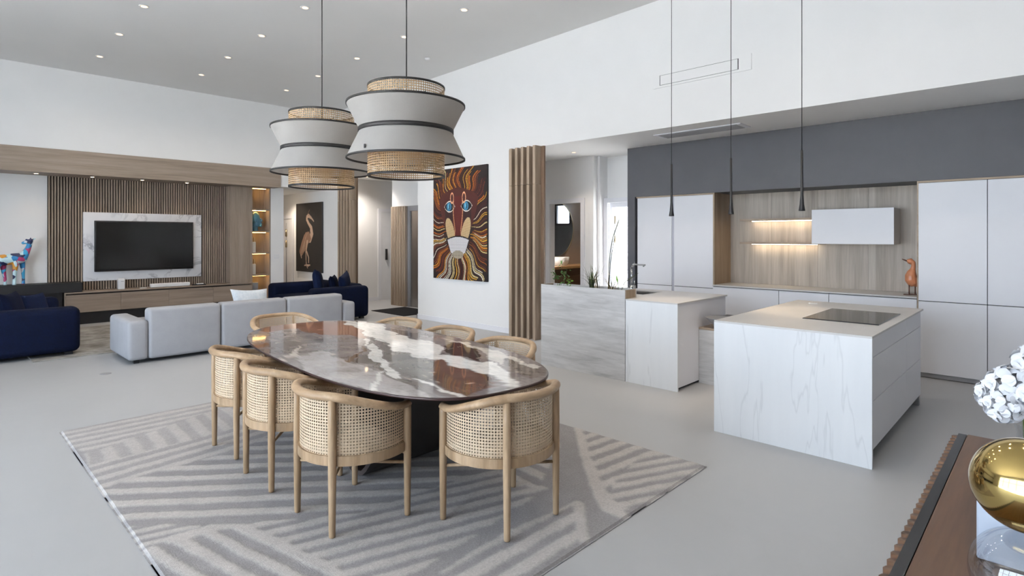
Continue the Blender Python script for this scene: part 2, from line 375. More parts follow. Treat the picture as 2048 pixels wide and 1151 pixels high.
# door frames and doors
struct('trim_1', [(8.115, 8.15, 6.83, 6.94, 0, 2.30), (8.115, 8.15, 6.03, 6.11, 0, 2.30), (8.115, 8.15, 6.11, 6.83, 2.22, 2.30)], 'lacquer_white')
struct('trim_2', [(8.385, 8.42, 5.72, 5.80, 0, 2.29), (8.385, 8.42, 4.95, 5.72, 2.21, 2.29)], 'lacquer_white')
d3 = struct('door_3', [(8.46, 8.50, 5.67, 5.72, 0, 2.21), (8.46, 8.50, 4.95, 5.67, 0, .08), (8.46, 8.50, 4.95, 5.67, 2.13, 2.21)], 'lacquer_white')
box('pane', (8.476, 8.484, 4.95, 5.67, .08, 2.13), 'pane_glass', d3)
for z in (1.50, 1.84): tube('hinge', [(8.448, 5.60, z), (8.448, 5.60, z+.13)], .015, 'hinge_metal', d3, 8)
tube('pull_bar', [(8.44, 5.60, .3), (8.44, 5.60, 1.98)], .006, 'steel', d3, 6)
yb = struct('wall_yard', [(8.56, 11.3, 5.835, 5.849, 0, 3.1)], 'yard_board')
for k in range(18): box('board', (8.56, 11.3, 5.80, 5.835, .165*k, .165*k+.157), 'yard_board', yb)   # white boards of the yard beyond the glass
d1 = struct('door_1', [(6.70, 6.74, 14.44, 14.52, 0, 2.18), (6.70, 6.74, 14.52, 15.5, 2.10, 2.18)], 'lacquer_white')
box('door_leaf', (6.72, 6.738, 14.52, 15.5, 0, 2.10), 'plastic_white', d1)
for z in (1.33, 1.62): tube('hinge', [(6.70, 14.83, z), (6.70, 14.83, z+.19)], .026, 'hinge_metal', d1, 8)
tube('edge_bar', [(6.705, 14.83, .1), (6.705, 14.83, 1.98)], .012, 'stone_grey', d1, 6)
d2 = struct('door_2', [(7.96, 8.05, 12.35, 12.38, 0, 2.33), (8.05, 8.9, 12.35, 12.38, 2.25, 2.33)], 'lacquer_white')
box('door_leaf', (8.05, 8.9, 12.36, 12.379, 0, 2.25), 'plastic_white', d2)
box('door_handle', (8.17, 8.20, 12.30, 12.36, 1.02, 1.30), 'black_matte', d2)
# ================================================================== FAR (TV) WALL
bm_ = tag(box('trim_3', (-4.6, 5.563, 12.58, 13.27, 2.72, 3.14), 'oak_beam'), kind='structure')
sp = thing('slat_wall_panel', (3.08, 13.25, 0), 'vertical oak slats on dark backing around the television', 'wall panel')
SX0, SX1, NS = 1.548, 4.60, 71; pit = (SX1-SX0)/NS
box('backing', (SX0, SX1, 13.245, 13.268, .60, 2.72), 'slat_backing', sp)
smesh = {}
def slat(par, x, y, z0, z1, w, d, mat, name='slat'):
    k = (round(z1-z0, 3), w, d, mat)
    if k not in smesh:
        o = add(name, bv(-w/2, w/2, -d, 0, 0, z1-z0), BOXF, mat, None, origin=(0, 0, 0)); smesh[k] = o.data; COL.objects.unlink(o); bpy.data.objects.remove(o)
    o = bpy.data.objects.new(name, smesh[k]); COL.objects.link(o); o.parent = par; o.location = Vector((x, y, z0))-ORG[par.name]; return o
for k in range(NS):
    x = SX0+pit*(k+.5); lo = .775 if x < 2.02 else .60
    if 2.064 < x < 4.109:
        slat(sp, x, 13.245, .60, .765, .025, .04, 'oak_slat'); slat(sp, x, 13.245, 2.075, 2.72, .025, .04, 'oak_slat')
    else: slat(sp, x, 13.245, lo, 2.72, .025, .04, 'oak_slat')
box('marble_slab', (2.064, 4.109, 13.19, 13.245, .765, 2.075), 'marble_tv', sp, .006, 2)['label'] = 'white marble slab with grey veins'
tv = thing('television', (3.08, 13.15, .94), 'large flat black television hung on white marble', 'television')
hs_ = box('housing', (2.231, 3.935, 13.13, 13.19, .942, 1.916), 'black_satin', tv, .006, 2)
box('screen', (2.255, 3.911, 13.124, 13.131, .985, 1.892), 'screen_black', hs_)
# column and lit shelf niche
col = thing('shelf_column', (5.05, 12.95, 0), 'tall oak column with open glowing display shelves', 'shelving')
box('front_panel', (4.605, 5.083, 12.95, 13.27, 0, 2.72), 'oak_panel', col)
box('back_panel', (5.083, 5.49, 13.25, 13.27, 0, 2.72), 'oak_panel', col)
box('side_panel', (5.462, 5.49, 12.95, 13.25, 0, 2.72), 'oak_panel', col)
for z in (2.705, 2.205, 1.71, 1.225, .728):
    sh = box('shelf', (5.083, 5.462, 12.955, 13.25, z, z+.015 if z > 2.7 else z+.03), 'oak_panel', col)
    box('led_strip', (5.10, 5.42, 13.05, 13.075, z-.008, z), 'led_warm', sh)
# TV cabinet
cab = thing('media_cabinet', (3.4, 13.05, 0), 'long low oak media cabinet with four drawers and black plinth', 'cabinet')
box('plinth', (1.80, 4.603, 12.90, 13.24, 0, .217), 'black_matte', cab)
box('carcass', (1.76, 4.603, 12.875, 13.24, .217, .56), 'slat_backing', cab)
box('end_panel', (1.742, 1.76, 12.85, 13.24, .217, .595), 'oak_cabinet', cab)
box('top', (1.76, 5.04, 12.85, 13.24 if 0 else 12.949, .573, .595), 'oak_cabinet', cab); box('top', (1.76, 4.603, 12.949, 13.24, .573, .595), 'oak_cabinet', cab)
for a, b in ((1.763, 2.592), (2.596, 3.402), (3.406, 4.235), (4.239, 5.04)): box('drawer', (a, b, 12.852, 12.875 if b < 4.6 else 12.948, .222, .545), 'oak_cabinet', cab)
box('plinth', (4.603, 5.03, 12.90, 12.948, 0, .217), 'black_matte', cab)
hb = thing('black_bench', (0, 13.05, 0), 'long black hearth bench under the giraffe figure', 'bench')
box('top', (-4.6, 2.0, 12.85, 13.24, .602, .772), 'black_matte', hb); box('body', (-4.6, 1.72, 12.90, 13.24, 0, .602), 'black_trim', hb)
# bulkhead downlights
HI_W = 30
def downlight(x, y, z, label, group, power, r=.045, spot=1.7, col=(1, .72, .45), name='ceiling_downlight', glow='lamp_glow'):
    t = thing(name, (x, y, z), label, 'ceiling light', group)
    V, Fc = lathe_v([(r*.62, .004), (r*.66, -.004), (r, -.006), (r*1.04, 0)], (x, y, z), 20); add('trim_ring', V, Fc, 'plastic_white', t, True)
    V, Fc = lathe_v([(.0005, -.0075), (r*.64, -.0068)], (x, y, z), 16); add('lens', V, [f[::-1] for f in Fc], glow, t)
    l = bpy.data.lights.new('lamp_light', 'SPOT'); l.energy = power; l.color = col; l.spot_size = spot; l.spot_blend = .9; l.shadow_soft_size = .04
    lo = bpy.data.objects.new('lamp_light', l); COL.objects.link(lo); lo.parent = t; lo.location = (0, 0, -.02)
for x in (1.352, 2.155, 2.95, 3.74): downlight(x, 12.88, 2.72, 'small round downlight in the oak beam over the television wall', 'downlights in the oak beam', 7, .04)
# things on the cabinet
spk = thing('wifi_speaker', (2.63, 13.03, .595), 'upright white speaker standing on the media cabinet', 'speaker')
box('body', (2.575, 2.685, 12.98, 13.08, .595, .80), 'plastic_white', spk, .01, 3); box('light_bar', (2.62, 2.67, 12.977, 12.98, .745, .752), 'stone_grey', spk)
sb = thing('soundbar', (3.5, 13.03, .595), 'low white soundbar on the media cabinet', 'soundbar')
box('body', (3.12, 3.83, 12.98, 13.08, .595, .668), 'plastic_white', sb, .012, 3); box('grille', (3.14, 3.81, 12.976, 12.98, .605, .655), 'clay_white', sb)
tag(box('remote_control', (2.92, 3.04, 12.93, 12.97, .595, .608), 'ceramic_white', None, .005, 2), 'small white remote lying between speaker and soundbar', 'remote')
tr = tag(box('trinket_tray', (3.87, 4.12, 12.93, 13.03, .595, .612), 'black_matte', None, .004, 2), 'small dark tray beside the soundbar', 'tray')
tag(box('white_pebble', (3.95, 4.08, 12.95, 13.01, .612, .632), 'ceramic_white', None, .009, 3), 'small white object resting on the dark tray', 'ornament')
# things on the niche shelves
V, Fc = merge([sphere_v((5.20, 13.10, 2.03), .12, 20, 14, (.85, .85, 1.25)), sphere_v((5.235, 13.06, 1.93), .085, 16, 12, (1., .8, 1.2)), tube_v([(5.19, 13.12, 1.742), (5.19, 13.11, 1.82), (5.195, 13.1, 1.95)], [.085, .075, .075], 14),
    tube_v([(5.295, 13.03, 2.03), (5.325, 13.015, 1.965), (5.30, 13.03, 1.955)], [.012, .02, .012], 8), sphere_v((5.305, 13.03, 1.915), .025, 10, 8), sphere_v((5.30, 13.03, 1.86), .03, 10, 8), sphere_v((5.16, 12.985, 1.97), .035, 10, 8, (.6, .3, 1))])
bu = add('bust_sculpture', V, Fc, 'bust_blue', None, True); md = bu.modifiers.new('Remesh', 'REMESH'); md.mode = 'VOXEL'; md.voxel_size = .009; md.use_smooth_shade = True
tag(bu, 'blue patterned head sculpture on the lit shelf', 'sculpture')
eye = add('eye', *sphere_v((5.28, 13.0, 2.0), .012, 8, 6, (1, 1, .6)), 'black_matte', bu, True)
for z, lab in ((1.255, 'white block and thin glass frame on the shelf below the head'), (.758, 'white block and thin glass frame on the lowest lit shelf')):
    o = thing('display_block', (5.18, 13.08, z), lab, 'ornament')
    box('block', (5.11, 5.19, 13.04, 13.14, z, z+.24), 'paper_white', o, .004, 1); box('frame', (5.20, 5.225, 13.16, 13.19, z, z+.34), 'stone_grey', o)
tag(box('grey_box', (5.09, 5.22, 12.98, 13.10, .24, .58), 'stone_grey', None, .004, 1), 'grey box standing in the bottom of the shelf niche', 'box')
box('base_box', (5.083, 5.462, 12.955, 13.25, 0, .24), 'oak_panel', col)
# giraffe
GX, GY, GZ = 1.06, 13.04, .772
def gp(dx, z, dy=0): return (GX+dx, GY+dy, GZ+z)
V, Fc = merge([tube_v([gp(-.25, .40), gp(-.15, .435), gp(0, .45), gp(.10, .46), gp(.16, .44)], [.05, .095, .10, .095, .06], 14),
    tube_v([gp(.10, .44), gp(.155, .53), gp(.195, .62), gp(.225, .72), gp(.235, .765)], [.085, .062, .045, .036, .036], 12),
    tube_v([gp(.25, .765), gp(.20, .755), gp(.13, .725), gp(.115, .715)], [.034, .038, .024, .018], 12),
    tube_v([gp(.25, .77), gp(.285, .80), gp(.31, .81)], [.012, .016, .003], 8), tube_v([gp(.225, .775), gp(.235, .82)], [.008, .010], 8), tube_v([gp(.20, .775), gp(.175, .79), gp(.16, .785)], [.008, .014, .003], 8),
    tube_v([gp(.12, .42, .04), gp(.135, .25, .045), gp(.14, .12, .045), gp(.14, 0, .045)], [.05, .030, .022, .026], 10),
    tube_v([gp(.03, .40, -.045), gp(.02, .24, -.05), gp(.015, .12, -.05), gp(.01, 0, -.05)], [.05, .034, .026, .030], 10),
    tube_v([gp(-.13, .40, .04), gp(-.12, .24, .045), gp(-.10, .12, .045), gp(-.10, 0, .045)], [.055, .034, .022, .026], 10),
    tube_v([gp(-.20, .38, -.04), gp(-.23, .24, -.045), gp(-.235, .12, -.045), gp(-.235, 0, -.045)], [.06, .036, .024, .028], 10),
    tube_v([gp(-.27, .43), gp(-.30, .33), gp(-.31, .25)], [.012, .009, .014], 8)])
gi = add('giraffe_figure', V, Fc, 'giraffe_patch', None, True); md = gi.modifiers.new('Remesh', 'REMESH'); md.mode = 'VOXEL'; md.voxel_size = .009; md.use_smooth_shade = True
tag(gi, 'multicoloured patchwork giraffe figure on the black bench', 'sculpture')
# switch by the corridor
sw = thing('light_switch', (5.63, 12.945, 1.17), 'white square light switch beside the shelf column', 'switch')
box('plate', (5.565, 5.685, 12.938, 12.949, 1.11, 1.21), 'plastic_white', sw, .003, 1); box('rocker', (5.585, 5.625, 12.934, 12.939, 1.135, 1.185), 'clay_white', sw); box('rocker', (5.63, 5.67, 12.934, 12.939, 1.135, 1.185), 'clay_white', sw)
# ================================================================== OAK SLAT SCREENS
def screen(y_end, n, pitch, label, y0w, mat='oak_screen'):
    t = thing('slat_screen', (6.70, y_end, 0), label, 'screen')
    box('panel', (6.64, 6.735, y0w-.075, y0w, 0, 3.03), mat, t); box('back_board', (6.70, 6.735, y_end+.02, y0w-.076, 0, 3.03), 'oak_gap_shade', t)
    for k in range(n):
        y = y0w-.085-pitch*k
        box('slat', (6.56, 6.699, y-.052, y, 0, 2.427), mat, t); box('slat', (6.56, 6.699, y-.052, y, 2.433, 3.03), mat, t)
    return t
screen(5.73, 5, .127, 'oak slat screen of deep fins beside the lion painting', 6.455)
screen(11.25, 5, .127, 'oak slat screen of deep fins beside the heron painting', 11.945)
# lift lobby: slatted partition, steel door, mat
sp2 = thing('slat_partition', (7.66, 11.06, 0), 'narrow oak slatted partition next to the steel door', 'partition')
box('backing', (7.68, 7.84, 10.77, 11.36, 0, 2.318), 'oak_panel', sp2)
for k in range(9): box('slat', (7.655, 7.68, 10.785+.0645*k, 10.785+.0645*k+.042, 0, 2.318), 'oak_screen', sp2)
sd = thing('steel_door', (7.75, 10.16, 0), 'brushed stainless steel lift door beside the slatted partition', 'door')
box('frame', (7.72, 7.80, 9.55, 10.77, 2.20, 2.318), 'stone_grey', sd); box('frame', (7.72, 7.80, 10.69, 10.77, 0, 2.20), 'stone_grey', sd)
box('panel', (7.75, 7.79, 9.55, 10.12, 0, 2.20), 'steel', sd); box('panel', (7.75, 7.79, 10.125, 10.69, 0, 2.20), 'steel', sd)
tag(box('door_mat', (6.72, 7.60, 9.50, 10.71, 0, .012), 'doormat', None, .004, 1), 'flat black mat on the floor by the slatted partition', 'mat')
# ================================================================== PAINTINGS
def paint_lion(nx=240, ny=330):
    u, v = np.meshgrid(np.linspace(0, 1, nx+1), np.linspace(0, 1, ny+1)); U = u.ravel(); Vv = v.ravel()   # u: left->right, v: bottom->top
    x = (U-.5)*1.48; y = (Vv-.5)*2.03
    C = np.tile(lin((34, 26, 27)), (len(U), 1))
    cx, cy = -.02, -.12
    dx = x-cx; dy = y-cy; r = np.hypot(dx, dy*.92); th = np.arctan2(dy, dx)
    th2 = th+.05*np.sin(r*14+3*th)+.10*(vnoise(x*4+9, y*4+5)-.5)
    ns = 150; s = th2/(2*PI)*ns; idx = np.floor(s).astype(int) % ns; fr = np.abs(s-np.floor(s)-.5)
    pal = np.array([lin(c) for c in ((70, 24, 26), (224, 150, 40), (120, 52, 28), (236, 214, 150), (60, 24, 24), (200, 110, 30), (244, 236, 214), (88, 32, 28), (230, 176, 60), (150, 74, 30))])
    pick = RNG.integers(0, len(pal), ns)[idx]; dots = np.abs((r*44+idx*.37) % 1-.5)
    wid = .27+.10*np.sin(idx*2.3); on = (fr < wid) & (r > .38+.05*np.sin(idx*1.7)) & (r < .80+.26*np.abs(np.sin(th))+.1*np.sin(idx*5.1))
    C[on] = pal[pick][on]*(.22+.78*(dots[on] < .30)[:, None])
    # face
    def face_half(yy): return np.interp(yy, [-.30, -.28, 0, .25, .46, .56, .64, .66], [.0, .25, .40, .50, .55, .42, .15, .0])
    f = np.abs(x+.03) < face_half(y); C[f] = lin((74, 34, 30))
    C[f & (np.abs(x+.03) < .36) & (y < .30) & (y > -.25) & (np.abs(x+.03) > .15)] = lin((52, 30, 30))
    C[f & (np.abs(x+.03) < .13) & (y < .5) & (y > -.3)] = lin((86, 30, 26))
    for sx in (-1, 1):                                   # nose lines, eyes
        ln = np.abs(np.abs(x+.03)-(.10+.05*np.clip((-y-.12)*4, 0, 1)+.03*np.sin(y*6)))
        C[(ln < .008) & (y < .42) & (y > -.24)] = lin((196, 140, 100))
        ex, ey = -.03+sx*.235, .315; e1 = ((x-ex)*.92+sx*.25*(y-ey)*0); e2 = y-ey-sx*0
        al = np.abs(x-ex)/.155; lid = np.clip(1-al**2, 0, 1)*.105
        C[(al < 1) & (np.abs(e2) < lid)] = lin((232, 226, 214)); C[(al < .9) & (np.abs(e2) < lid*.82)] = lin((22, 26, 34))
        C[np.hypot((x-ex+.015)/.85, e2) < .078] = lin((62, 128, 164)); C[np.hypot((x-ex+.015)/.7, e2) < .05] = lin((38, 74, 100)); C[np.hypot((x-ex+.03)/.35, e2-.01) < .05] = lin((110, 178, 206))
        C[np.hypot(x-ex+sx*.10, e2) > 9] = 0
        lp = np.abs(np.hypot((x-ex+sx*.07)/.045, (y-.47)/.09)-1); C[lp < .16] = lin((222, 160, 120))
        # muzzle pads
        px, py = x-(-.03+sx*.215), y+.13; q = np.hypot((px-sx*.28*py)/.115, (py)/.24)
        C[q < 1] = lin((206, 180, 138)); C[(q < 1) & (np.abs((py*34+px*6) % 1-.5) < .16)] = lin((150, 122, 84)); C[(q < 1) & (np.abs(((px)*34) % 1-.5) < .10)] = lin((176, 150, 110))
    ch = np.abs(x+.03)/np.interp(y, [-.58, -.52, -.20], [.10, .20, .335]); top = -.30+.07*(1-((x+.03)/.34)**2)
    m = (ch < 1) & (y > -.58) & (y < top); C[m] = lin((226, 224, 226))
    C[m & ((np.abs((y*40) % 1-.5) < .12) | (np.abs((x*36+np.floor(y*40)*.5) % 1-.5) < .10))] = lin((150, 146, 150))
    C[(np.abs(y-top) < .012) & (np.abs(x+.03) < .33)] = lin((30, 24, 28))
    nb = np.hypot((x+.03)/.15, (y+.56)/.075) < 1; C[nb] = lin((168, 158, 140)); C[nb & (np.abs((y*60) % 1-.5) < .2) & (np.abs((x*60) % 1-.5) < .25)] = lin((96, 88, 76))
    return nx, ny, C
def canvas(name, x, ya, yb, z0, z1, data, label, edge):
    """ya is the edge farther along +Y (left in the view), yb the nearer one"""
    t = thing(name, (x, (ya+yb)/2, z0), label, 'painting')
    box('stretcher', (x-.035, x, yb, ya, z0, z1), edge, t, .003, 1); nx, ny, C = data
    grid_col('canvas_face', nx, ny, lambda u, v, z: (x-.0365, ya+(yb-ya)*u, z0+(z1-z0)*v), C, 'painting', t)
canvas('lion_painting', 6.738, 8.517, 7.037, .83, 2.86, paint_lion(), 'tall painting of a lion face with dotted orange mane', 'black_matte')
def paint_heron(nx=110, ny=150):
    u, v = np.meshgrid(np.linspace(0, 1, nx+1), np.linspace(0, 1, ny+1)); U = u.ravel(); Vv = v.ravel()
    C = np.tile(lin((38, 33, 30)), (len(U), 1))*(.8+.4*fbm(U*6, Vv*6))[:, None]
    tan = lin((188, 160, 138)); brown = lin((140, 108, 88))
    # crop frame of the photo (u right, v up)
    def stroke(pts, rad, c):
        for (a, b), (r0, r1) in zip(zip(pts[:-1], pts[1:]), zip(rad[:-1], rad[1:])):
            ax, ay = a; bx, by = b; t = np.clip(((U-ax)*(bx-ax)+(Vv-ay)*(by-ay)*1.6)/((bx-ax)**2+1.6*(by-ay)**2+1e-9), 0, 1)
            d = np.hypot(U-ax-t*(bx-ax), (Vv-ay-t*(by-ay))*1.26); C[d < r0+(r1-r0)*t] = c
    body = [(.45, .58), (.52, .585), (.57, .52), (.60, .48), (.55, .44), (.46, .40), (.36, .31), (.26, .24), (.20, .22), (.14, .28), (.14, .30), (.22, .42), (.32, .53), (.40, .58)]
    stroke([(.55, .46), (.62, .55), (.60, .64), (.50, .70), (.43, .76), (.44, .80), (.50, .815)], [.05, .055, .04, .03, .028, .03, .035], tan)
    C[in_poly(np.stack([U, Vv], 1), body)] = brown
    for k in range(9): stroke([(.46-.012*k, .57-.01*k), (.17+.02*k, .26+.004*k)], [.004, .004], tan*(.65+.05*(k % 3)))
    stroke([(.50, .815), (.60, .78), (.70, .73)], [.035, .022, .008], tan); stroke([(.46, .835), (.54, .90)], [.008, .003], brown)
    C[np.hypot(U-.51, (Vv-.818)*1.26) < .008] = lin((30, 24, 22))
    stroke([(.45, .44), (.40, .30), (.40, .20), (.41, .10)], [.03, .02, .012, .013], tan); stroke([(.42, .30), (.50, .21), (.50, .14)], [.018, .014, .016], tan)
    for e in ((.34, .09), (.50, .085), (.46, .055), (.55, .10)): stroke([(.42, .10), e], [.013, .010], tan)
    stroke([(.20, .24), (.22, .20)], [.02, .012], tan)
    return nx, ny, C
canvas('heron_painting', 6.738, 14.25, 12.863, .725, 2.464, paint_heron(), 'tall dark painting of a pale heron standing', 'black_satin')
# ================================================================== CEILING FIXTURES
for x, ys in ((5.09, (.3, 1.67, 3.04, 4.42, 5.8, 7.18, 8.55, 9.92, 11.25)), (3.52, (.3, 1.67, 3.04, 4.42, 5.82, 7.22, 8.62, 9.98, 11.3)), (2.0, (4.5, 5.88, 7.26, 8.64, 10.0, 11.36))):
    for y in ys: downlight(x, y, CE(y)-.001, 'round recessed downlight in the high white ceiling', 'downlights of the high ceiling', HI_W, .06, spot=2.5, col=(1, .88, .74), glow='lamp_dim')
sd2 = thing('smoke_detector', (5.96, 7.74, CE(7.74)), 'small round sensor on the high ceiling beside the downlights', 'sensor')
lathe('body', [(.0005, -.03), (.03, -.028), (.045, -.004), (.045, 0)], (5.96, 7.74, CE(7.74)), 'plastic_white', sd2, 20)
ac = thing('air_grille', (6.73, 3.2, 3.57), 'long white air grille on the upper kitchen wall', 'vent')
box('frame', (6.728, 6.74, 2.57, 3.86, 3.572, 3.60), 'paint_white', ac); box('frame', (6.728, 6.74, 2.57, 3.86, 3.732, 3.76), 'paint_white', ac)
box('frame', (6.728, 6.74, 2.57, 2.72, 3.60, 3.732), 'paint_white', ac); box('frame', (6.728, 6.74, 3.765, 3.86, 3.60, 3.732), 'paint_white', ac)
box('gap', (6.734, 6.7398, 2.72, 3.765, 3.60, 3.732), 'shadow_gap', ac); box('flap', (6.724, 6.735, 2.732, 3.753, 3.604, 3.7265), 'paint_white', ac)
sg = thing('soffit_grille', (7.25, 3.45, 3.03), 'long air grille set in the lowered kitchen ceiling', 'vent')
box('frame', (7.08, 7.42, 2.84, 4.06, 3.022, 3.034), 'lacquer_white', sg)
for k in range(8): box('slat', (7.105+.037*k, 7.118+.037*k, 2.90, 4.0, 3.014, 3.022), 'stone_grey', sg)
downlight(7.585, 5.85, 3.034, 'small round downlight in the lowered ceiling before the bathroom', None, 45, .045, glow='lamp_dim', col=(1, .85, .7))
downlight(9.7, 7.0, 2.899, 'small round downlight in the bathroom ceiling', None, 55, .045)
downlight(7.25, 11.75, 3.034, 'round downlight in the ceiling of the lift lobby', None, 120, .05, spot=2.4, col=(1, .92, .84))
downlight(6.25, 14.2, 2.739, 'round downlight in the ceiling of the heron corridor', None, 75, .05, spot=2.4, col=(1, .84, .68))
# ================================================================== KITCHEN WALL UNITS
kb = thing('kitchen_bulkhead', (7.9, 2.0, 2.24), 'dark grey bulkhead framing the kitchen units', 'bulkhead')
box('fascia', (7.9, 8.50, -1.25, 4.997, 2.245, 3.034), 'lacquer_grey', kb)
tag(box('grey_end_panel', (7.9, 8.50, 4.86, 4.997, 0, 2.245), 'lacquer_grey', None), 'dark grey upright panel ending the kitchen units', 'panel')
tl = thing('tall_cabinet', (7.93, 4.2, 0), 'white tall cabinet with two doors beside the grey leg', 'cabinet')
box('carcass', (7.96, 8.50, 3.575, 4.86, .08, 2.235), 'shadow_gap', tl); box('plinth', (7.97, 8.4, 3.575, 4.86, 0, .08), 'steel', tl)
for a, b in ((4.235, 4.835), (3.578, 4.195)):
    box('door', (7.935, 7.96, a, b, .86, 2.222), 'lacquer_white', tl, .002, 1); box('door', (7.935, 7.96, a, b, .09, .852), 'lacquer_white', tl, .002, 1)
box('handle_channel', (7.948, 7.96, 4.195, 4.235, .09, 2.222), 'lacquer_shade', tl)
box('top_trim', (7.925, 7.96, 3.577, 4.85, 2.224, 2.243), 'oak_lintel', tl)
rc = thing('tall_cabinet', (7.93, .3, 0), 'white tall cabinet wall with wide doors beside the duck figure', 'cabinet')
box('carcass', (7.93, 8.50, -1.24, 1.128, .055, 2.235), 'shadow_gap', rc); box('plinth', (7.915, 8.4, -1.24, 1.128, .008, .055), 'stone_grey', rc)
for a, b in ((.524, 1.128), (-.08, .518), (-.684, -.086), (-1.24, -.69)):
    box('door', (7.90, 7.93, a, b, .877, 2.218), 'lacquer_white', rc, .002, 1); box('door', (7.90, 7.93, a, b, .058, .869), 'lacquer_white', rc, .002, 1)
box('top_trim', (7.90, 7.93, -1.24, 1.142, 2.222, 2.243), 'oak_lintel', rc); box('side_trim', (7.90, 8.50, 1.128, 1.142, 0, 2.222), 'oak_lintel', rc)
nc = thing('wall_niche', (8.2, 2.35, .9), 'grey oak lined niche over the kitchen counter', 'wall panel')
for k in range(4): box('back_board', (8.49, 8.505, 1.142+.6025*k+.001, 1.142+.6025*(k+1)-.001, .915, 2.244), 'oak_grey_v', nc)
box('side_panel', (7.92, 8.49, 3.552, 3.574, .915, 2.244), 'oak_grey_side', nc)
bc = thing('base_cabinet', (8.2, 2.35, 0), 'white base cabinets with three wide drawer fronts under the oak niche', 'cabinet')
box('carcass', (7.94, 8.50, 1.142, 3.574, .08, .893), 'shadow_gap', bc); box('plinth', (7.97, 8.4, 1.142, 3.574, 0, .08), 'stone_grey', bc)
for a, b in ((1.145, 2.055), (2.061, 2.657), (2.663, 3.571)):
    box('drawer_front', (7.91, 7.94, a, b, .50, .885), 'lacquer_white', bc, .002, 1); box('drawer_front', (7.91, 7.94, a, b, .09, .494), 'lacquer_white', bc, .002, 1)
tag(box('counter_top', (7.895, 8.488, 1.143, 3.571, .894, .914), 'stone_top', None, .002, 1), 'thin pale stone counter running along the oak niche', 'counter')
for z, lab in ((1.835, 'upper oak wall shelf with light strip in the niche'), (1.502, 'lower oak wall shelf with light strip in the niche')):
    t = thing('wall_shelf', (8.35, 2.85, z), lab, 'shelf', 'oak shelves in the kitchen niche')
    b = box('board', (8.20, 8.488, 2.312 if z > 1.6 else 2.24, 3.30, z, z+.028), 'oak_lintel', t); box('led_strip', (8.40, 8.43, 2.33, 3.20, z-.007, z), 'led_soft', t)
wc = thing('wall_cabinet', (8.3, 1.85, 1.515), 'white wall-hung cabinet with one flap door in the oak niche', 'cabinet')
box('body', (8.12, 8.488, 1.40, 2.308, 1.515, 1.957), 'lacquer_white', wc, .002, 1); box('door', (8.098, 8.118, 1.398, 2.31, 1.512, 1.96), 'lacquer_white', wc, .002, 1)
ws = thing('cable_outlet', (8.2, 3.05, .915), 'round flush socket cover on the stone counter', 'socket'); lathe('cover', [(.0005, .004), (.04, .004), (.045, 0)], (8.25, 3.18, .914), 'ceramic_white', ws, 20)
# duck figure
dk = thing('duck_figure', (8.12, 1.235, .914), 'carved orange wooden duck figure on the kitchen counter', 'figurine')
def dp(dy, z, dx=0): return (8.12+dx, 1.225+dy, .914+z)
V, Fc = merge([tube_v([dp(-.02, .105), dp(-.015, .13), dp(.005, .18), dp(.008, .23), dp(0, .275), dp(-.012, .31), dp(-.018, .35), dp(-.012, .385), dp(.012, .405), dp(.045, .40)], [.03, .052, .064, .060, .044, .026, .022, .027, .033, .022], 14), sphere_v(dp(.012, .398), .034, 12, 8), tube_v([dp(-.03, .2), dp(-.045, .14), dp(-.05, .10)], [.04, .03, .012], 10)])
b = add('body', V, Fc, 'duck_orange', dk, True); md = b.modifiers.new('Remesh', 'REMESH'); md.mode = 'VOXEL'; md.voxel_size = .006; md.use_smooth_shade = True
tube('beak', [dp(.045, .402), dp(.075, .415), dp(.095, .425)], [.016, .014, .008], 'duck_brown', dk, 8, flat=.55)
for s, dy in ((-1, .02), (1, -.03)):
    tube('leg', [dp(dy, .012, s*.03), dp(dy, .12, s*.03)], .007, 'duck_brown', dk, 8); box('foot', (8.12+s*.03-.02, 8.12+s*.03+.02, 1.225+dy-.015, 1.225+dy+.055, .914, .926), 'duck_brown', dk, .004, 2)
# ================================================================== ISLANDS
isl = thing('cooking_island', (5.57, 1.47, 0), 'white stone waterfall island with black cooktop', 'kitchen island')
box('front_slab', (4.52, 4.545, .907, 2.03, 0, .90), 'stone_island', isl); box('top', (4.52, 6.62, .907, 2.03, .90, .915), 'stone_top', isl)
box('carcass', (4.546, 6.58, .95, 2.0, .09, .899), 'shadow_gap', isl); box('plinth', (4.6, 6.50, 1.0, 1.95, 0, .09), 'stone_grey', isl); box('end_leg', (6.54, 6.60, .93, 2.0, 0, .09), 'stone_grey', isl)
for a, b in ((4.548, 5.865), (5.869, 6.60)):
    for z0, z1 in ((.752, .893), (.443, .748), (.10, .439)): box('drawer_front', (a, b, .925, .95, z0, z1), 'lacquer_white', isl, .002, 1)
box('side_panel', (4.548, 6.60, 2.0, 2.02, .05, .893), 'lacquer_white', isl); box('end_panel', (6.58, 6.60, .95, 2.0, .09, .899), 'lacquer_white', isl)
ck = thing('cooktop', (5.57, 1.26, .915), 'black glass induction cooktop set in the stone island', 'cooktop')
box('glass', (5.135, 6.0, .985, 1.535, .9155, .922), 'cooktop_glass', ck, .002, 1); box('front_edge', (5.131, 5.135, .985, 1.535, .9155, .921), 'black_trim', ck)
so = thing('popup_socket', (6.42, 1.78, .915), 'round flush popup socket in the island top', 'socket'); lathe('cover', [(.0005, .006), (.036, .006), (.045, .004), (.048, 0)], (6.36, 1.80, .9155), 'ceramic_white', so, 24)
si = thing('sink_island', (6.0, 3.7, 0), 'white stone sink island next to the planter', 'kitchen island')
box('front_slab', (5.39, 5.41, 2.81, 3.435, 0, .90), 'stone_island', si)
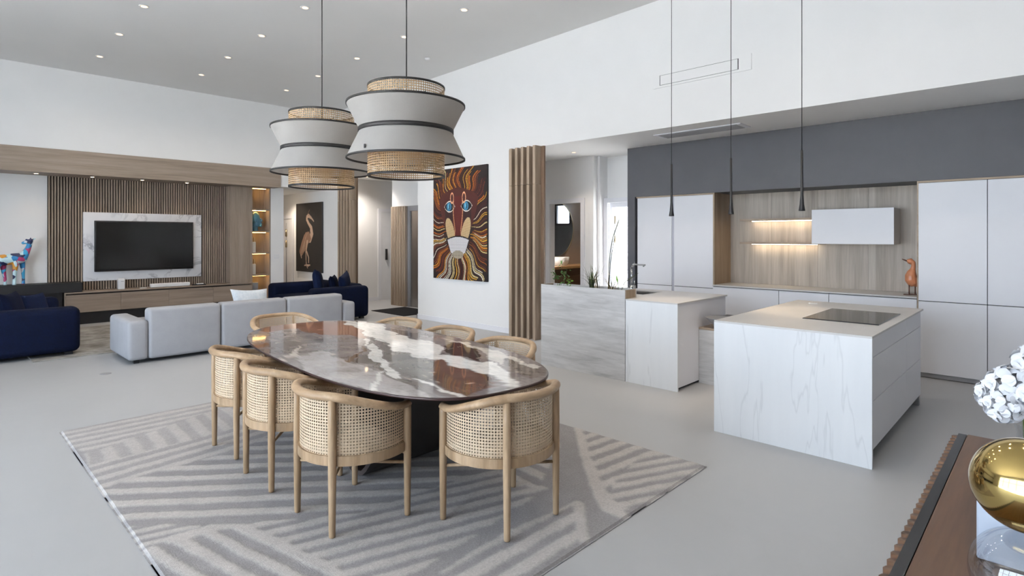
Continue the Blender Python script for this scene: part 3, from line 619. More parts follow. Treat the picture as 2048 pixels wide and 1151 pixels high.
# top with a sink cut-out
SX = (5.95, 6.43, 3.55, 4.15)
tp = boxes('top', [(5.39, 6.62, 2.81, SX[2], .90, .915), (5.63, SX[0], SX[2], 4.67, .90, .915), (5.39, 5.63, SX[2]-.0, SX[2], .90, .915) if 0 else (SX[1], 6.62, SX[2], 4.67, .90, .915), (SX[0], SX[1], SX[3], 4.67, .90, .915)], 'stone_top', si)
box('carcass', (5.64, 6.58, 4.2, 4.66, .06, .899), 'shadow_gap', si); box('carcass', (5.42, 6.58, 2.86, 3.50, .06, .899), 'shadow_gap', si)
box('side_panel', (5.412, 6.60, 2.825, 2.85, .03, .897), 'lacquer_white', si); box('plinth', (5.45, 6.5, 2.86, 4.6, 0, .06), 'black_matte', si); box('end_panel', (6.58, 6.60, 2.85, 4.66, .06, .899), 'lacquer_white', si)
sk = boxes('sink', [(SX[0], SX[1], SX[2], SX[3], .70, .71), (SX[0], SX[0]+.008, SX[2], SX[3], .71, .90), (SX[1]-.008, SX[1], SX[2], SX[3], .71, .90), (SX[0], SX[1], SX[2], SX[2]+.008, .71, .90), (SX[0], SX[1], SX[3]-.008, SX[3], .71, .90)], 'steel', si)
tap = thing('kitchen_tap', (6.50, 4.07, .915), 'slim chrome tap with angled spout by the sink', 'tap')
TX, TY = 6.52, 4.06
lathe('base', [(.0005, .05), (.026, .05), (.028, 0)], (TX, TY, .915), 'chrome', tap, 20); tube('stem', [(TX, TY, .96), (TX, TY, 1.20)], .013, 'chrome', tap, 12)
tube('elbow', [(TX, TY, 1.19), (TX-.02, TY-.03, 1.225), (TX-.05, TY-.06, 1.245)], .014, 'chrome', tap, 10)
tube('spout', [(TX-.04, TY-.05, 1.242), (TX-.10, TY-.26, 1.242)], .010, 'stone_grey', tap, 10); tube('nozzle', [(TX-.095, TY-.235, 1.238), (TX-.095, TY-.235, 1.218)], .010, 'stone_grey', tap, 10)
tube('lever', [(TX-.03, TY-.06, .965), (TX-.032, TY-.062, 1.03)], .006, 'chrome', tap, 8); lathe('lever_base', [(.0005, .05), (.018, .05), (.022, 0)], (TX-.03, TY-.06, .915), 'stone_grey', tap, 16)
# planter
pl = thing('planter', (5.51, 4.05, 0), 'tall pale grey oak planter wall beside the sink island', 'planter')
box('front_panel', (5.385, 5.405, 3.44, 4.67, 0, 1.01), 'oak_grey_h', pl); box('back_panel', (5.605, 5.625, 3.44, 4.67, .0, 1.01), 'oak_grey_h', pl)
box('end_panel', (5.405, 5.605, 3.44, 3.46, .916, 1.01), 'oak_grey_side', pl); box('end_panel', (5.405, 5.605, 4.65, 4.67, 0, 1.01), 'oak_grey_side', pl)
box('soil', (5.405, 5.605, 3.46, 4.65, .92, .985), 'soil', pl)
# wooden bench between the islands
wb = thing('low_bench', (6.2, 2.42, 0), 'low oak bench joining the two stone islands', 'bench')
box('front_panel', (5.90, 5.92, 2.032, 2.823, 0, .588), 'oak_grey_h', wb); box('top', (5.90, 6.58, 2.032, 2.823, .59, .61), 'oak_lintel', wb); box('body', (5.92, 6.55, 2.04, 2.815, 0, .588), 'oak_grey_side', wb)
bw = thing('shallow_bowl', (6.03, 2.63, .61), 'round grey shallow bowl on the bench between the islands', 'bowl')
lathe('bowl', [(.0005, .012), (.05, .012), (.06, .0), (.065, 0), (.09, .04), (.155, .105), (.16, .112), (.152, .112), (.08, .06), (.0005, .05)], (6.03, 2.63, .61), 'stone_grey', bw, 36)
tag(box('dark_tray', (6.40, 6.56, 2.30, 2.78, .61, .69), 'black_satin', None, .005, 2), 'dark narrow tray at the back of the low oak bench', 'tray')
# thin pendants
for x, y, z, ztop, lab in ((5.6, 2.99, 1.828, 2.39, 'slim black rod pendant over the sink island'), (5.6, 2.34, 1.83, 2.39, 'slim black rod pendant over the low oak bench'), (5.6, 1.68, 1.842, 2.40, 'slim black rod pendant over the cooking island')):
    t = thing('rod_pendant', (x, y, z), lab, 'pendant lamp', 'three slim rod pendants over the kitchen')
    lathe('rod', [(.0005, ztop-z), (.011, ztop-z), (.011, .30), (.013, .15), (.019, .06), (.027, .006), (.027, 0), (.021, .002), (.016, .03), (.0005, .03)], (x, y, z), 'black_matte', t, 20)
    tube('cable', [(x, y, ztop), (x, y, CE(y))], .0035, 'black_trim', t, 6); lathe('lens', [(.0005, .012), (.018, .012)], (x, y, z), 'lamp_glow', t, 16)
    l = bpy.data.lights.new('lamp_light', 'SPOT'); l.energy = 10; l.color = (1, .76, .5); l.spot_size = 1.2; l.spot_blend = .7; l.shadow_soft_size = .02
    lo = bpy.data.objects.new('lamp_light', l); COL.objects.link(lo); lo.parent = t; lo.location = (0, 0, -.01)
# ================================================================== LIVING AREA
tag(box('living_rug', (.95, 5.6, 9.40, 12.40, 0, .012), 'rug_living', None, .004, 1), 'mottled grey and beige living room rug', 'rug')
fs = thing('floor_socket', (1.467, 8.02, 0), 'round dark socket plate in the floor before the grey sofa', 'socket'); lathe('plate', [(.0005, .004), (.055, .004), (.06, 0)], (1.467, 8.02, 0), 'stone_grey', fs, 24)
sf = thing('sofa', (3.34, 8.85, 0), 'light grey fabric three-seat sofa seen from behind', 'sofa')
box('base', (1.80, 4.88, 8.38, 9.30, .045, .26), 'sofa_grey', sf, .03, 3)
soft_box('arm', (1.752, 1.98, 8.325, 9.35, .045, .545), 'sofa_grey', sf, .05); soft_box('arm', (4.705, 4.933, 8.325, 9.35, .045, .545), 'sofa_grey', sf, .05)
for a, b in ((1.978, 2.846), (2.852, 3.774), (3.78, 4.70)):
    soft_box('backrest', (a, b, 8.318, 8.56, .045, .685), 'sofa_grey', sf, .045)
    soft_box('seat_cushion', (a, b, 8.54, 9.37, .24, .47), 'sofa_grey', sf, .06)
for x in (1.86, 4.82):
    for y in (8.42, 9.26): box('foot', (x-.03, x+.03, y-.03, y+.03, 0, .05), 'black_matte', sf)
tag(box('sofa_tag', (1.748, 1.7525, 8.33, 8.345, .12, .16), 'leaf_green', None) if 0 else pillow('sofa_cushion', (3.42, 8.76, .585), .56, .50, .14, (1.15, .05, .06), 'cushion_pale'), 'pale blue and white patterned cushion on the grey sofa', 'cushion')
def navy(x0, x1, y0, y1, back, label, name='sofa'):
    """back = -1: backrest on the low-X side, +1: on the high-X side"""
    t = thing(name, ((x0+x1)/2, (y0+y1)/2, 0), label, 'sofa')
    soft_box('arm', (x0, x1, y0, y0+.30, .05, .655), 'velvet_navy', t, .085, 5); soft_box('arm', (x0, x1, y1-.30, y1, .05, .655), 'velvet_navy', t, .085, 5)
    bx = (x0, x0+.30) if back < 0 else (x1-.30, x1)
    soft_box('backrest', (bx[0], bx[1], y0+.2, y1-.2, .05, .685), 'velvet_navy', t, .085, 5)
    sx = (x0+.28, x1-.01) if back < 0 else (x0+.01, x1-.28)
    box('base', (sx[0], sx[1]-.02, y0+.25, y1-.25, .06, .22), 'velvet_navy', t, .02, 2)
    soft_box('seat_cushion', (sx[0], sx[1], y0+.29, y1-.29, .20, .44), 'velvet_navy', t, .06)
    for x in (x0+.12, x1-.12):
        for y in (y0+.12, y1-.12): box('foot', (x-.04, x+.04, y-.04, y+.04, .012, .06), 'black_matte', t)
navy(.25, 1.475, 9.56, 11.62, -1, 'dark navy velvet sofa beside the black bench')
navy(4.90, 6.06, 9.70, 11.75, 1, 'dark navy velvet sofa below the heron painting')
tag(pillow('sofa_cushion', (.82, 10.08, .62), .50, .50, .16, (PI/2-.25, 0, 1.15), 'velvet_navy'), 'black-navy cushion leaning on the arm of the navy sofa by the bench', 'cushion')
tag(pillow('sofa_cushion', (1.08, 10.42, .60), .42, .42, .14, (PI/2-.3, 0, .75), 'velvet_navy_light'), 'bright blue velvet cushion on the navy sofa by the bench', 'cushion')
tag(pillow('sofa_cushion', (5.42, 10.55, .68), .56, .56, .18, (PI/2-.15, .10, 1.0), 'velvet_navy_light'), 'large blue velvet cushion tilted highest on the navy sofa below the heron', 'cushion')
tag(pillow('sofa_cushion', (5.62, 10.30, .62), .46, .46, .15, (PI/2-.15, 0, .9), 'velvet_navy'), 'dark navy cushion tucked between two others below the heron', 'cushion')
tag(pillow('sofa_cushion', (5.72, 10.05, .66), .48, .48, .15, (PI/2-.1, -.22, .75), 'velvet_navy_light'), 'blue velvet cushion against the near arm of the navy sofa below the heron', 'cushion')
# ================================================================== DINING
# ---- rug with cut-pile leaf pattern
RX0, RX1, RY0, RY1 = .76, 3.775, 1.745, 5.875
nx, ny = 300, 412
gx, gy = np.meshgrid(np.linspace(RX0, RX1, nx+1), np.linspace(RY0, RY1, ny+1)); RP = np.stack([gx.ravel(), gy.ravel()], 1)
RPw = RP+.012*np.stack([fbm(RP[:, 0]*9, RP[:, 1]*9)-.5, fbm(RP[:, 0]*9+40, RP[:, 1]*9+7)-.5], 1)*2
tone = np.zeros(len(RP))
def fl(pts): return [px_z(*p) for p in pts]
def region(poly, d, period, duty=.5, ph=0., amp=1.):
    m = in_poly(RPw, fl(poly)); a, b = fl(d); a = np.array(a); dv = np.array(b)-a; nrm = np.array([-dv[1], dv[0]])/np.hypot(*dv)
    s = ((RPw-a)@nrm)/period+ph; tone[m] = ((s % 1) < duty)[m].astype(float)*amp+(1-amp)*.6
region([(100, 870), (142, 858), (600, 768), (560, 800), (430, 822), (300, 868), (170, 912)], ((150, 868), (425, 813)), .135, .5, 0, .6)
region([(170, 912), (300, 868), (430, 822), (560, 800), (640, 800), (560, 835), (440, 868), (180, 940)], ((300, 880), (315, 900)), .16, .5, 0, .5)
region([(176, 935), (440, 868), (560, 835), (600, 850), (470, 905), (300, 950), (195, 990)], ((190, 968), (450, 892)), .15, .5, 0, .7)
region([(195, 985), (300, 950), (470, 905), (600, 850), (760, 800), (1000, 800), (1000, 960), (720, 1030), (480, 1050), (330, 1052), (225, 1062)], ((230, 1012), (760, 990)), .17, .45, .2)
region([(225, 1060), (330, 1052), (420, 1056), (330, 1088), (245, 1118)], ((245, 1092), (400, 1058)), .085, .55)
region([(245, 1118), (330, 1088), (420, 1056), (480, 1052), (700, 1170), (240, 1170)], ((420, 1068), (540, 1130)), .125, .5, .3)
region([(480, 1050), (720, 1030), (1000, 935), (1110, 985), (850, 1140), (800, 1170), (700, 1170)], ((620, 1100), (900, 1030)), .115, .55)
region([(1000, 800), (1110, 842), (1120, 900), (1075, 985), (1000, 950)], ((1020, 925), (1080, 952)), .16, .5, .3)
region([(780, 1170), (880, 1150), (1000, 1075), (1155, 1005), (1168, 1012), (1176, 1085), (1060, 1170)], ((900, 1140), (1150, 1008)), .135, .55, .1)
region([(1146, 850), (1418, 928), (1330, 960), (1245, 1042), (1205, 1027), (1185, 990), (1165, 930)], ((1196, 928), (1290, 893)), .135, .52, .25)
region([(1270, 925), (1330, 905), (1420, 925), (1420, 940), (1285, 1020), (1215, 1018), (1225, 975)], ((1262, 955), (1400, 930)), .115, .55, .1)
for spine in ([(1146, 850), (1160, 850), (1185, 925), (1212, 985), (1258, 1035), (1245, 1042), (1205, 1027), (1185, 990), (1165, 930)], [(1160, 1006), (1168, 1012), (1178, 1085), (1160, 1092), (1146, 1015)], [(330, 1080), (425, 1052), (500, 1052), (430, 1066), (340, 1092)], [(480, 1052), (500, 1052), (700, 1150), (690, 1170)]):
    tone[in_poly(RPw, fl(spine))] = 1
for band in ([(850, 1141), (1090, 985), (1112, 992), (1105, 1003), (900, 1122), (868, 1170), (800, 1170)],): tone[in_poly(RPw, fl(band))] = 0
g2 = tone.reshape(ny+1, nx+1)
edge_d = np.minimum(np.minimum(RP[:, 0]-RX0, RX1-RP[:, 0]), np.minimum(RP[:, 1]-RY0, RY1-RP[:, 1])); 
for _ in range(2): g2 = (np.roll(g2, 1, 0)+np.roll(g2, -1, 0)+np.roll(g2, 1, 1)+np.roll(g2, -1, 1)+2*g2)/6
tone = g2.ravel()
lt = lin((192, 187, 183)); dk_ = lin((156, 153, 153))
cols = dk_+(lt-dk_)*tone[:, None]; cols = cols*(.92+.16*fbm(RP[:, 0]*14, RP[:, 1]*14))[:, None]
zo = np.where(edge_d < .012, -.010, 0)+tone*.004
rug = grid_col('dining_rug', nx, ny, lambda u, v, z: (RX0+(RX1-RX0)*u, RY0+(RY1-RY0)*v, .013+z), cols, 'rug_dining_pile', None, ((RX0+RX1)/2, (RY0+RY1)/2, 0), zo)
tag(rug, 'large cream and grey rug with carved leaf stripes under the dining table', 'rug')
box('backing', (RX0+.002, RX1-.002, RY0+.002, RY1-.002, 0.0005, .003), 'sofa_grey', rug)
RZ = .0175
# ---- table
TC = np.array([2.42, 3.80]); TH = math.radians(-5); TA, TB, TN = .72, 1.62, 2.8; TZ = .75
ux = np.array([math.cos(TH), math.sin(TH)]); uy = np.array([-math.sin(TH), math.cos(TH)])
def super_pt(a, k=1., off=0.):
    c, s = math.cos(a), math.sin(a); x = (TA*k-off)*math.copysign(abs(c)**(2/TN), c); y = (TB*k-off)*math.copysign(abs(s)**(2/TN), s); p = TC+ux*x+uy*y; return p
tb = thing('dining_table', (TC[0], TC[1], 0), 'long rounded dining table with brown and white marble top', 'table')
NA, NR = 260, 90
V = [(TC[0], TC[1], TZ)]; 
for r in range(1, NR+1):
    for k in range(NA): p = super_pt(2*PI*k/NA, r/NR*.996); V.append((p[0], p[1], TZ))
Fc = [(0, 1+k, 1+(k+1) % NA) for k in range(NA)]
for r in range(NR-1):
    for k in range(NA): a = 1+r*NA+k; b = 1+r*NA+(k+1) % NA; Fc.append((a, a+NA, b+NA, b))
top = add('stone_top', V, Fc, 'stone_exotic', tb, True)
TP = np.array([v[:2] for v in V]); pw = to_px(TP, TZ); wx = (fbm(TP[:, 0]*7, TP[:, 1]*7)-.47); wy = (fbm(TP[:, 0]*7+50, TP[:, 1]*7+20)-.47)
PQ = pw+np.stack([wx*26, wy*13], 1)
st = fbm(TP[:, 0]*3+TP[:, 1]*6, TP[:, 1]*1.2-TP[:, 0]*1.2+9, 5)
cl = lin((146, 138, 137))*(.45+1.1*st)[:, None]
def blot(c, poly, mix=1., streak=0.):
    m = in_poly(PQ, poly); cl[m] = cl[m]*(1-mix)+lin(c)*mix*((1-streak)+2*streak*st[m])[:, None]
blot((190, 184, 182), [(585, 712), (640, 700), (690, 722), (740, 737), (800, 763), (842, 782), (862, 797), (800, 790), (700, 772), (620, 745)], .9, .25)
blot((146, 98, 74), [(490, 655), (560, 648), (650, 642), (692, 645), (730, 664), (725, 676), (700, 668), (640, 667), (600, 659), (540, 662)], .85, .35)
blot((150, 92, 58), [(505, 690), (536, 682), (540, 691), (508, 698)], .8, .3); blot((112, 82, 52), [(690, 722), (718, 705), (726, 690), (732, 696), (715, 712), (697, 727)], .8, .3)
blot((120, 116, 110), [(766, 692), (800, 702), (835, 714), (870, 722), (870, 762), (840, 758), (808, 748), (790, 735), (776, 720)], .9, .35)
blot((116, 109, 104), [(700, 722), (740, 706), (765, 733), (790, 752), (808, 755), (845, 766), (845, 782), (800, 762), (770, 747), (745, 732)], .9, .35)
blot((112, 88, 76), [(872, 718), (895, 722), (910, 732), (930, 740), (970, 748), (988, 757), (982, 777), (930, 790), (905, 784), (872, 768), (868, 745)], .92, .4)
blot((120, 112, 104), [(1010, 716), (1040, 724), (1095, 740), (1088, 752), (1062, 758), (1030, 742), (1018, 745)], .8, .35)
wh = (238, 236, 232)
blot(wh, [(682, 641), (740, 644), (766, 648), (785, 664), (800, 668), (838, 680), (868, 687), (886, 694), (884, 702), (880, 708), (905, 710), (925, 715), (945, 723), (962, 726), (978, 722), (988, 726), (1000, 738), (1018, 745), (1024, 762), (1036, 770), (1020, 778), (1008, 768), (995, 752), (975, 747), (950, 744), (925, 738), (905, 732), (890, 722), (868, 718), (830, 712), (815, 706), (790, 700), (776, 692), (765, 690), (762, 684), (750, 680), (742, 672), (730, 668), (722, 660), (705, 652)], .96, .10)
blot(wh, [(724, 674), (742, 680), (750, 690), (766, 700), (768, 715), (775, 728), (790, 738), (808, 752), (795, 757), (780, 749), (765, 735), (750, 724), (738, 712), (740, 698), (728, 688)], .96, .1)
blot(wh, [(822, 753), (848, 761), (880, 774), (905, 782), (936, 791), (922, 792), (890, 783), (860, 771), (838, 764)], .95, .1)
blot(wh, [(772, 740), (766, 752), (750, 772), (742, 779), (733, 778), (744, 764), (758, 747)], .9, .1); blot((214, 205, 196), [(604, 688), (592, 708), (577, 718), (560, 724), (548, 723), (565, 711), (588, 701)], .9, .1)
blot((222, 216, 208), [(880, 676), (940, 688), (980, 698), (1030, 714), (1085, 735), (1072, 737), (1030, 722), (1008, 714), (1000, 730), (985, 722), (972, 708), (950, 697), (905, 684)], .92, .15)
blot((66, 54, 48), [(888, 694), (905, 685), (925, 690), (950, 698), (957, 706), (964, 716), (963, 726), (950, 721), (930, 714), (905, 708), (892, 702)], .95, .3)
blot((92, 88, 90), [(784, 655), (800, 657), (838, 667), (838, 677), (800, 669), (788, 664)], .9, .3); blot((96, 92, 88), [(738, 672), (752, 676), (746, 686), (736, 692)], .8, .2); blot((96, 92, 88), [(762, 684), (778, 688), (774, 694), (760, 690)], .8, .2)
for k in range(26):                                   # thin pale veins
    a0 = RNG.random()*2*PI; c0 = TC+ux*(RNG.random()-.5)*1.1+uy*(RNG.random()-.5)*2.8; dv = np.array([math.cos(a0), math.sin(a0)])*(.2+.3*RNG.random())
    q = TP-c0; t = np.clip((q@dv)/(dv@dv), 0, 1); d = np.hypot(*(q-t[:, None]*dv+.05*np.stack([wx, wy], 1)).T); m = d < .005*(1-t*.7); cl[m] = cl[m]*.4+lin((220, 205, 190))*.6
set_col(top.data, cl)
# edge and under-board
prof = [(0.0065, TZ), (0., TZ-.004), (0., TZ-.014), (.03, TZ-.024), (.05, TZ-.03)]
V = []; Fc = []
for k in range(NA):
    for off, z in prof: p = super_pt(2*PI*k/NA, 1., off); V.append((p[0], p[1], z))
m = len(prof)
for k in range(NA):
    for j in range(m-1): q = (k+1) % NA; Fc.append((k*m+j, k*m+j+1, q*m+j+1, q*m+j))
Fc.append(tuple(k*m+m-1 for k in range(NA))[::-1]); add('edge', V, Fc, 'table_edge', tb, True)
def u_base(y0, flip, x0, x1):
    prof = [(y0-.62*flip, TZ-.03), (y0-.30*flip, .30), (y0-.10*flip, .06), (y0-.05*flip, .018), (y0+.03*flip, .0005), (y0+.10*flip, .018), (y0+.14*flip, .06), (y0+.26*flip, .36), (y0+.34*flip, TZ-.03)]
    w = .03; P = [Vector((0, a, b)) for a, b in prof]; out = []; inn = []
    for i in range(len(P)):
        t = (P[min(i+1, len(P)-1)]-P[max(i-1, 0)]).normalized(); n = Vector((0, -t.z, t.y))*flip; out.append(P[i]); inn.append(P[i]+n*w)
    for i in (0, -1): inn[i].z = TZ-.03
    V = []; n = len(P)
    for x in (x0, x1):
        V += [(x, p.y, max(p.z, .0)+RZ) if p.z < .6 else (x, p.y, p.z) for p in out]+[(x, p.y, p.z+RZ) if p.z < .6 else (x, p.y, p.z) for p in inn]
    Fo = []; Fe = []
    for i in range(n-1):
        Fo += [(i, i+1, 2*n+i+1, 2*n+i), (n+i, 3*n+i, 3*n+i+1, n+i+1)]; Fe += [(i, n+i, n+i+1, i+1), (2*n+i, 2*n+i+1, 3*n+i+1, 3*n+i)]
    o = add('pedestal', V, Fo+Fe, 'bronze_dark', tb, False, mats=['bronze_edge'])
    for i in range(len(Fo), len(Fo)+len(Fe)): o.data.polygons[i].material_index = 1
u_base(3.33, 1, 1.99, 2.80); u_base(4.27, -1, 2.04, 2.86)
# ---- cane chair
def make_chair():
    t = thing('cane_armchair', (0, 0, 0), 'x', 'chair', 'cane armchairs around the dining table')
    R, c0 = .327, .05; A = math.atan2(.285, .16)
    def arc(a, r=R): return (c0+r*math.cos(a), r*math.sin(a))
    def rz(a):
        s = abs(a-PI)/(PI-A); k = min(1, max(0, (s-.25)/.75)); return .742-.105*(k*k*(3-2*k))
    n = 40; path = [(*arc(A+(2*PI-2*A)*i/n, R+.002), rz(A+(2*PI-2*A)*i/n)) for i in range(n+1)]
    e0, e1 = path[0], path[-1]; path = [(e0[0]+.012, e0[1]+.004, e0[2]-.012)]+path+[(e1[0]+.012, e1[1]-.004, e1[2]-.012)]
    rad = [.017]+[.022+.004*min(1, 4*min(i, n-i)/n) for i in range(n+1)]+[.017]
    tube('top_rail', path, rad, 'oak_rail', t, 12, True, .9)
    for x, y, zt in ((.21, .285, .632), (.21, -.285, .632), (-.21, .2, .735), (-.21, -.2, .735)):
        sx = 1.02; V, Fc = lathe_v([(.0005, 0), (.016, 0), (.0175, .01), (.0215, .35), (.0215, .6), (.020, zt), (.0005, zt)], (x, y, 0), 14); add('leg', V, Fc, 'oak_chair', t, True, local=True)
    # seat band: closed ring of rectangular section, arc + straight front
    ring = [arc(A+(2*PI-2*A)*i/36) for i in range(37)]; m = len(ring); V = []
    def inset(p, d): v = Vector((p[0]-c0, p[1])); v = v*(1-d/v.length); return (v.x+c0, v.y)
    for p in ring:
        a = inset(p, .006); b = inset(p, .032); V += [(a[0], a[1], .37), (a[0], a[1], .422), (b[0], b[1], .422), (b[0], b[1], .37)]
    Fc = []
    for i in range(m):
        j = (i+1) % m
        for k in range(4): Fc.append((i*4+k, i*4+(k+1) % 4, j*4+(k+1) % 4, j*4+k))
    sfr = add('seat_frame', V, [f[::-1] for f in Fc], 'oak_chair', t, False, local=True)
    sp_ = [inset(p, .03) for p in ring]; V = [(.04, 0, .452)]; Fc = []
    for r, z in ((.6, .450), (.9, .438), (1., .415)): V += [(.04+(p[0]-.04)*r, p[1]*r, z) for p in sp_]
    for i in range(m): Fc.append((0, 1+i, 1+(i+1) % m))
    for q in range(2):
        for i in range(m): a = 1+q*m+i; b = 1+q*m+(i+1) % m; Fc.append((a, a+m, b+m, b))
    Fc.append(tuple(1+2*m+i for i in range(m))[::-1]); add('seat', V, Fc, 'seat_weave', t, True, local=True)
    for s in (1, -1): tube('stretcher', [(-.205, .195*s, .30), (.205, -.28*s, .30 if s > 0 else .301)], .0095, 'oak_chair', t, 8, True)
    box('front_apron', (.20, .222, -.27, .27, .345, .37), 'oak_chair', sfr, 0, local=True)
    # cane panels: hole cells on a cylinder just inside the posts
    rc, ph = R-.018, .0165
    def cell_panel(a0, a1):
        nc = max(1, round((a1-a0)*rc/ph)); da = (a1-a0)/nc; V = []; Fc = []; h = .31
        for i in range(nc):
            am = a0+da*(i+.5); zt = rz(am)-.012; rows = int((zt-.42)/ph)
            def P(u, w): a = a0+da*(i+u); return (c0+rc*math.cos(a), rc*math.sin(a), w)
            for j in range(rows):
                z0 = .42+ph*j; k = len(V)
                outer = [(0, 0), (.5, 0), (1, 0), (1, .5), (1, 1), (.5, 1), (0, 1), (0, .5)]
                V += [P(u, z0+ph*v) for u, v in outer]+[P(.5+h*math.cos(PI*(1.25+.25*q))*(1. if q % 2 else 1.), z0+ph*(.5+h*math.sin(PI*(1.25+.25*q)))) for q in range(8)]
                for q in range(8): Fc.append((k+q, k+(q+1) % 8, k+8+(q+1) % 8, k+8+q))
            z0 = .42+ph*rows; k = len(V); V += [P(0, z0), P(1, z0), P(1, zt), P(0, zt)]; Fc.append((k, k+1, k+2, k+3))
        add('cane_panel', V, Fc, 'cane', t, False, local=True)
    B = math.atan2(.2, -.26); cell_panel(A, B); cell_panel(B, 2*PI-B); cell_panel(2*PI-B, 2*PI-A)
    return t
proto = make_chair()
spots = [(1.70, 2.95, 0., 'x'),
         (1.705, 3.715, 0., 'oak and cane armchair in the middle of the table side away from the kitchen'),
         (1.745, 4.42, 2., 'oak and cane armchair beside the grey sofa, on the table side away from the kitchen'),
         (2.305, 2.27, 90., 'oak and cane armchair at the table end turned to the sideboard'),
         (2.66, 5.90, -90., 'oak and cane armchair at the table end turned to the grey sofa'),
         (3.16, 4.70, 180., 'oak and cane armchair on the kitchen side of the table, closest to the grey sofa'),
         (3.15, 3.92, 180., 'oak and cane armchair in the middle of the kitchen side of the table'),
         (3.09, 3.15, 180., 'oak and cane armchair on the kitchen side of the table, closest to the white islands')]
for i, (x, y, a, lab) in enumerate(spots):
    o = proto if i == 0 else copy_tree(proto)
    o.location = (x, y, RZ); o.rotation_euler = (0, 0, math.radians(a)); o['label'] = lab
    if y > 5.8: o.location.z = RZ/2; o.rotation_euler[1] = -.0417      # hind legs stand off the rug
proto['label'] = 'oak and cane armchair on the long table side away from the kitchen, nearest the sideboard'
# ---- big pendants
def make_pendant():
    t = thing('cane_pendant', (0, 0, 0), 'x', 'pendant lamp', 'two linen and cane pendants over the dining table')
    r, ph = .273, .0172; n = round(2*PI*r/ph); V = []; Fc = []; z0, z1 = 2.04, 2.685; rows = int((z1-z0)/ph); da = 2*PI/n; h = .36
    for i in range(n):
        def P(u, w): a = da*(i+u); return (r*math.cos(a), r*math.sin(a), w)
        for j in range(rows):
            zz = z0+ph*j; k = len(V); outer = [(0, 0), (.5, 0), (1, 0), (1, .5), (1, 1), (.5, 1), (0, 1), (0, .5)]
            V += [P(u, zz+ph*v) for u, v in outer]+[P(.5+h*math.cos(PI*(1.25+.25*q)), zz+ph*(.5+h*math.sin(PI*(1.25+.25*q)))) for q in range(8)]
            for q in range(8): Fc.append((k+q, k+(q+1) % 8, k+8+(q+1) % 8, k+8+q))
    dr_ = add('cane_drum', V, Fc, 'cane_lamp', t, False, local=True)
    def ringt(name, rr, z, w, par_=None, m='black_trim'): 
        V, Fc = lathe_v([(rr-w*.5, z-w), (rr+w*.5, z-w), (rr+w*.5, z+w), (rr-w*.5, z+w), (rr-w*.5, z-w)], (0, 0, 0), 64); add(name, V, Fc, m, par_ or t, True, local=True)
    zt = z0+ph*rows
    ringt('rim', r, z0, .007, dr_); ringt('rim', r, zt, .007, dr_); ringt('rim', .42, 2.547, .007); ringt('rim', .42, 2.164, .007); ringt('waist_band', .332, 2.36, .015)
    for a, b in (((.42, 2.547), (.33, 2.366)), ((.33, 2.354), (.42, 2.164))):
        V, Fc = lathe_v([a, b], (0, 0, 0), 72); add('linen_shade', V, Fc, 'linen_shade', t, True, local=True)
    for k in range(3):
        a = 2*PI*k/3+.4; tube('spoke', [(0, 0, 2.60), (r*math.cos(a), r*math.sin(a), 2.60)], .003, 'black_trim', t, 6, True)
        tube('spoke', [(r*math.cos(a), r*math.sin(a), 2.36), (.33*math.cos(a), .33*math.sin(a), 2.36)], .003, 'black_trim', t, 6, True)
    lathe('socket', [(.0005, 2.60), (.02, 2.60), (.022, 2.50), (.0005, 2.50)], (0, 0, 0), 'black_matte', t, 16, local=True)
    add('bulb', *sphere_v((0, 0, 2.45), .05, 16, 12), 'bulb_glow', t, True, local=True)
    return t
pp = make_pendant(); pl2 = copy_tree(pp)
for o, (x, y), lab in ((pp, (2.41, 3.375), 'cream linen and cane pendant lamp over the table half nearer the sideboard'), (pl2, (2.41, 4.627), 'cream linen and cane pendant lamp over the table half nearer the sofa')):
    o.location = (x, y, 0); o['label'] = lab
    V, Fc = tube_v([(0, 0, 2.60), (0, 0, CE(y))], .0045, 6); add('cable', V, Fc, 'black_trim', o, True, local=True)
    lathe('canopy', [(.0005, CE(y)-.03), (.06, CE(y)-.028), (.06, CE(y)-.001)], (0, 0, 0), 'black_matte', o, 20, local=True)
box('fabric_label', (-.402, -.398, -.10, -.085, 2.19, 2.215), 'black_matte', pp, local=True)
# ================================================================== PLANTS
def blade(p, h, lean, az, w, bend=1.6, n=9):
    V = []; Fc = []; d = Vector((math.cos(az), math.sin(az), 0)); s = Vector((-d.y, d.x, 0))
    for i in range(n+1):
        t = i/n; q = Vector(p)+d*lean*t**bend+Vector((0, 0, h*(t-.35*min(1, lean/h)*t**3))); ww = w*(1-t)**.7+.0004
        V += [q-s*ww, q+s*ww+Vector((0, 0, ww*.3))]
    for i in range(n): Fc.append((2*i, 2*i+1, 2*i+3, 2*i+2))
    return V, Fc
def tuft(name, c, n, h, lean, mats, label, w=.004, group=None):
    t = thing(name, c, label, 'plant', group)
    for k in range(n):
        az = random.random()*2*PI; p = (c[0]+random.uniform(-.02, .02), c[1]+random.uniform(-.03, .03), c[2])
        V, Fc = blade(p, h*random.uniform(.55, 1.1), lean*random.uniform(.3, 1.3), az, w); add('blade', V, Fc, random.choice(mats), t, True)
PZ = .985
tuft('grass_tuft', (5.51, 3.98, PZ), 46, .30, .20, ['grass_dark', 'grass_green', 'grass_dark'], 'dense dark grass tuft in the middle of the planter', .0055)
tuft('grass_tuft', (5.51, 3.90, PZ), 9, .40, .10, ['grass_dry', 'grass_dark'], 'sparse dry upright grass beside the dense tuft', .0045)
tuft('grass_tuft', (5.51, 3.70, PZ), 16, .20, .20, ['grass_dark', 'grass_dry'], 'low arching reddish grass in the planter', .0045)
rd = thing('tall_reed', (5.51, 3.735, PZ), 'tall bent reed rising from the planter', 'plant')
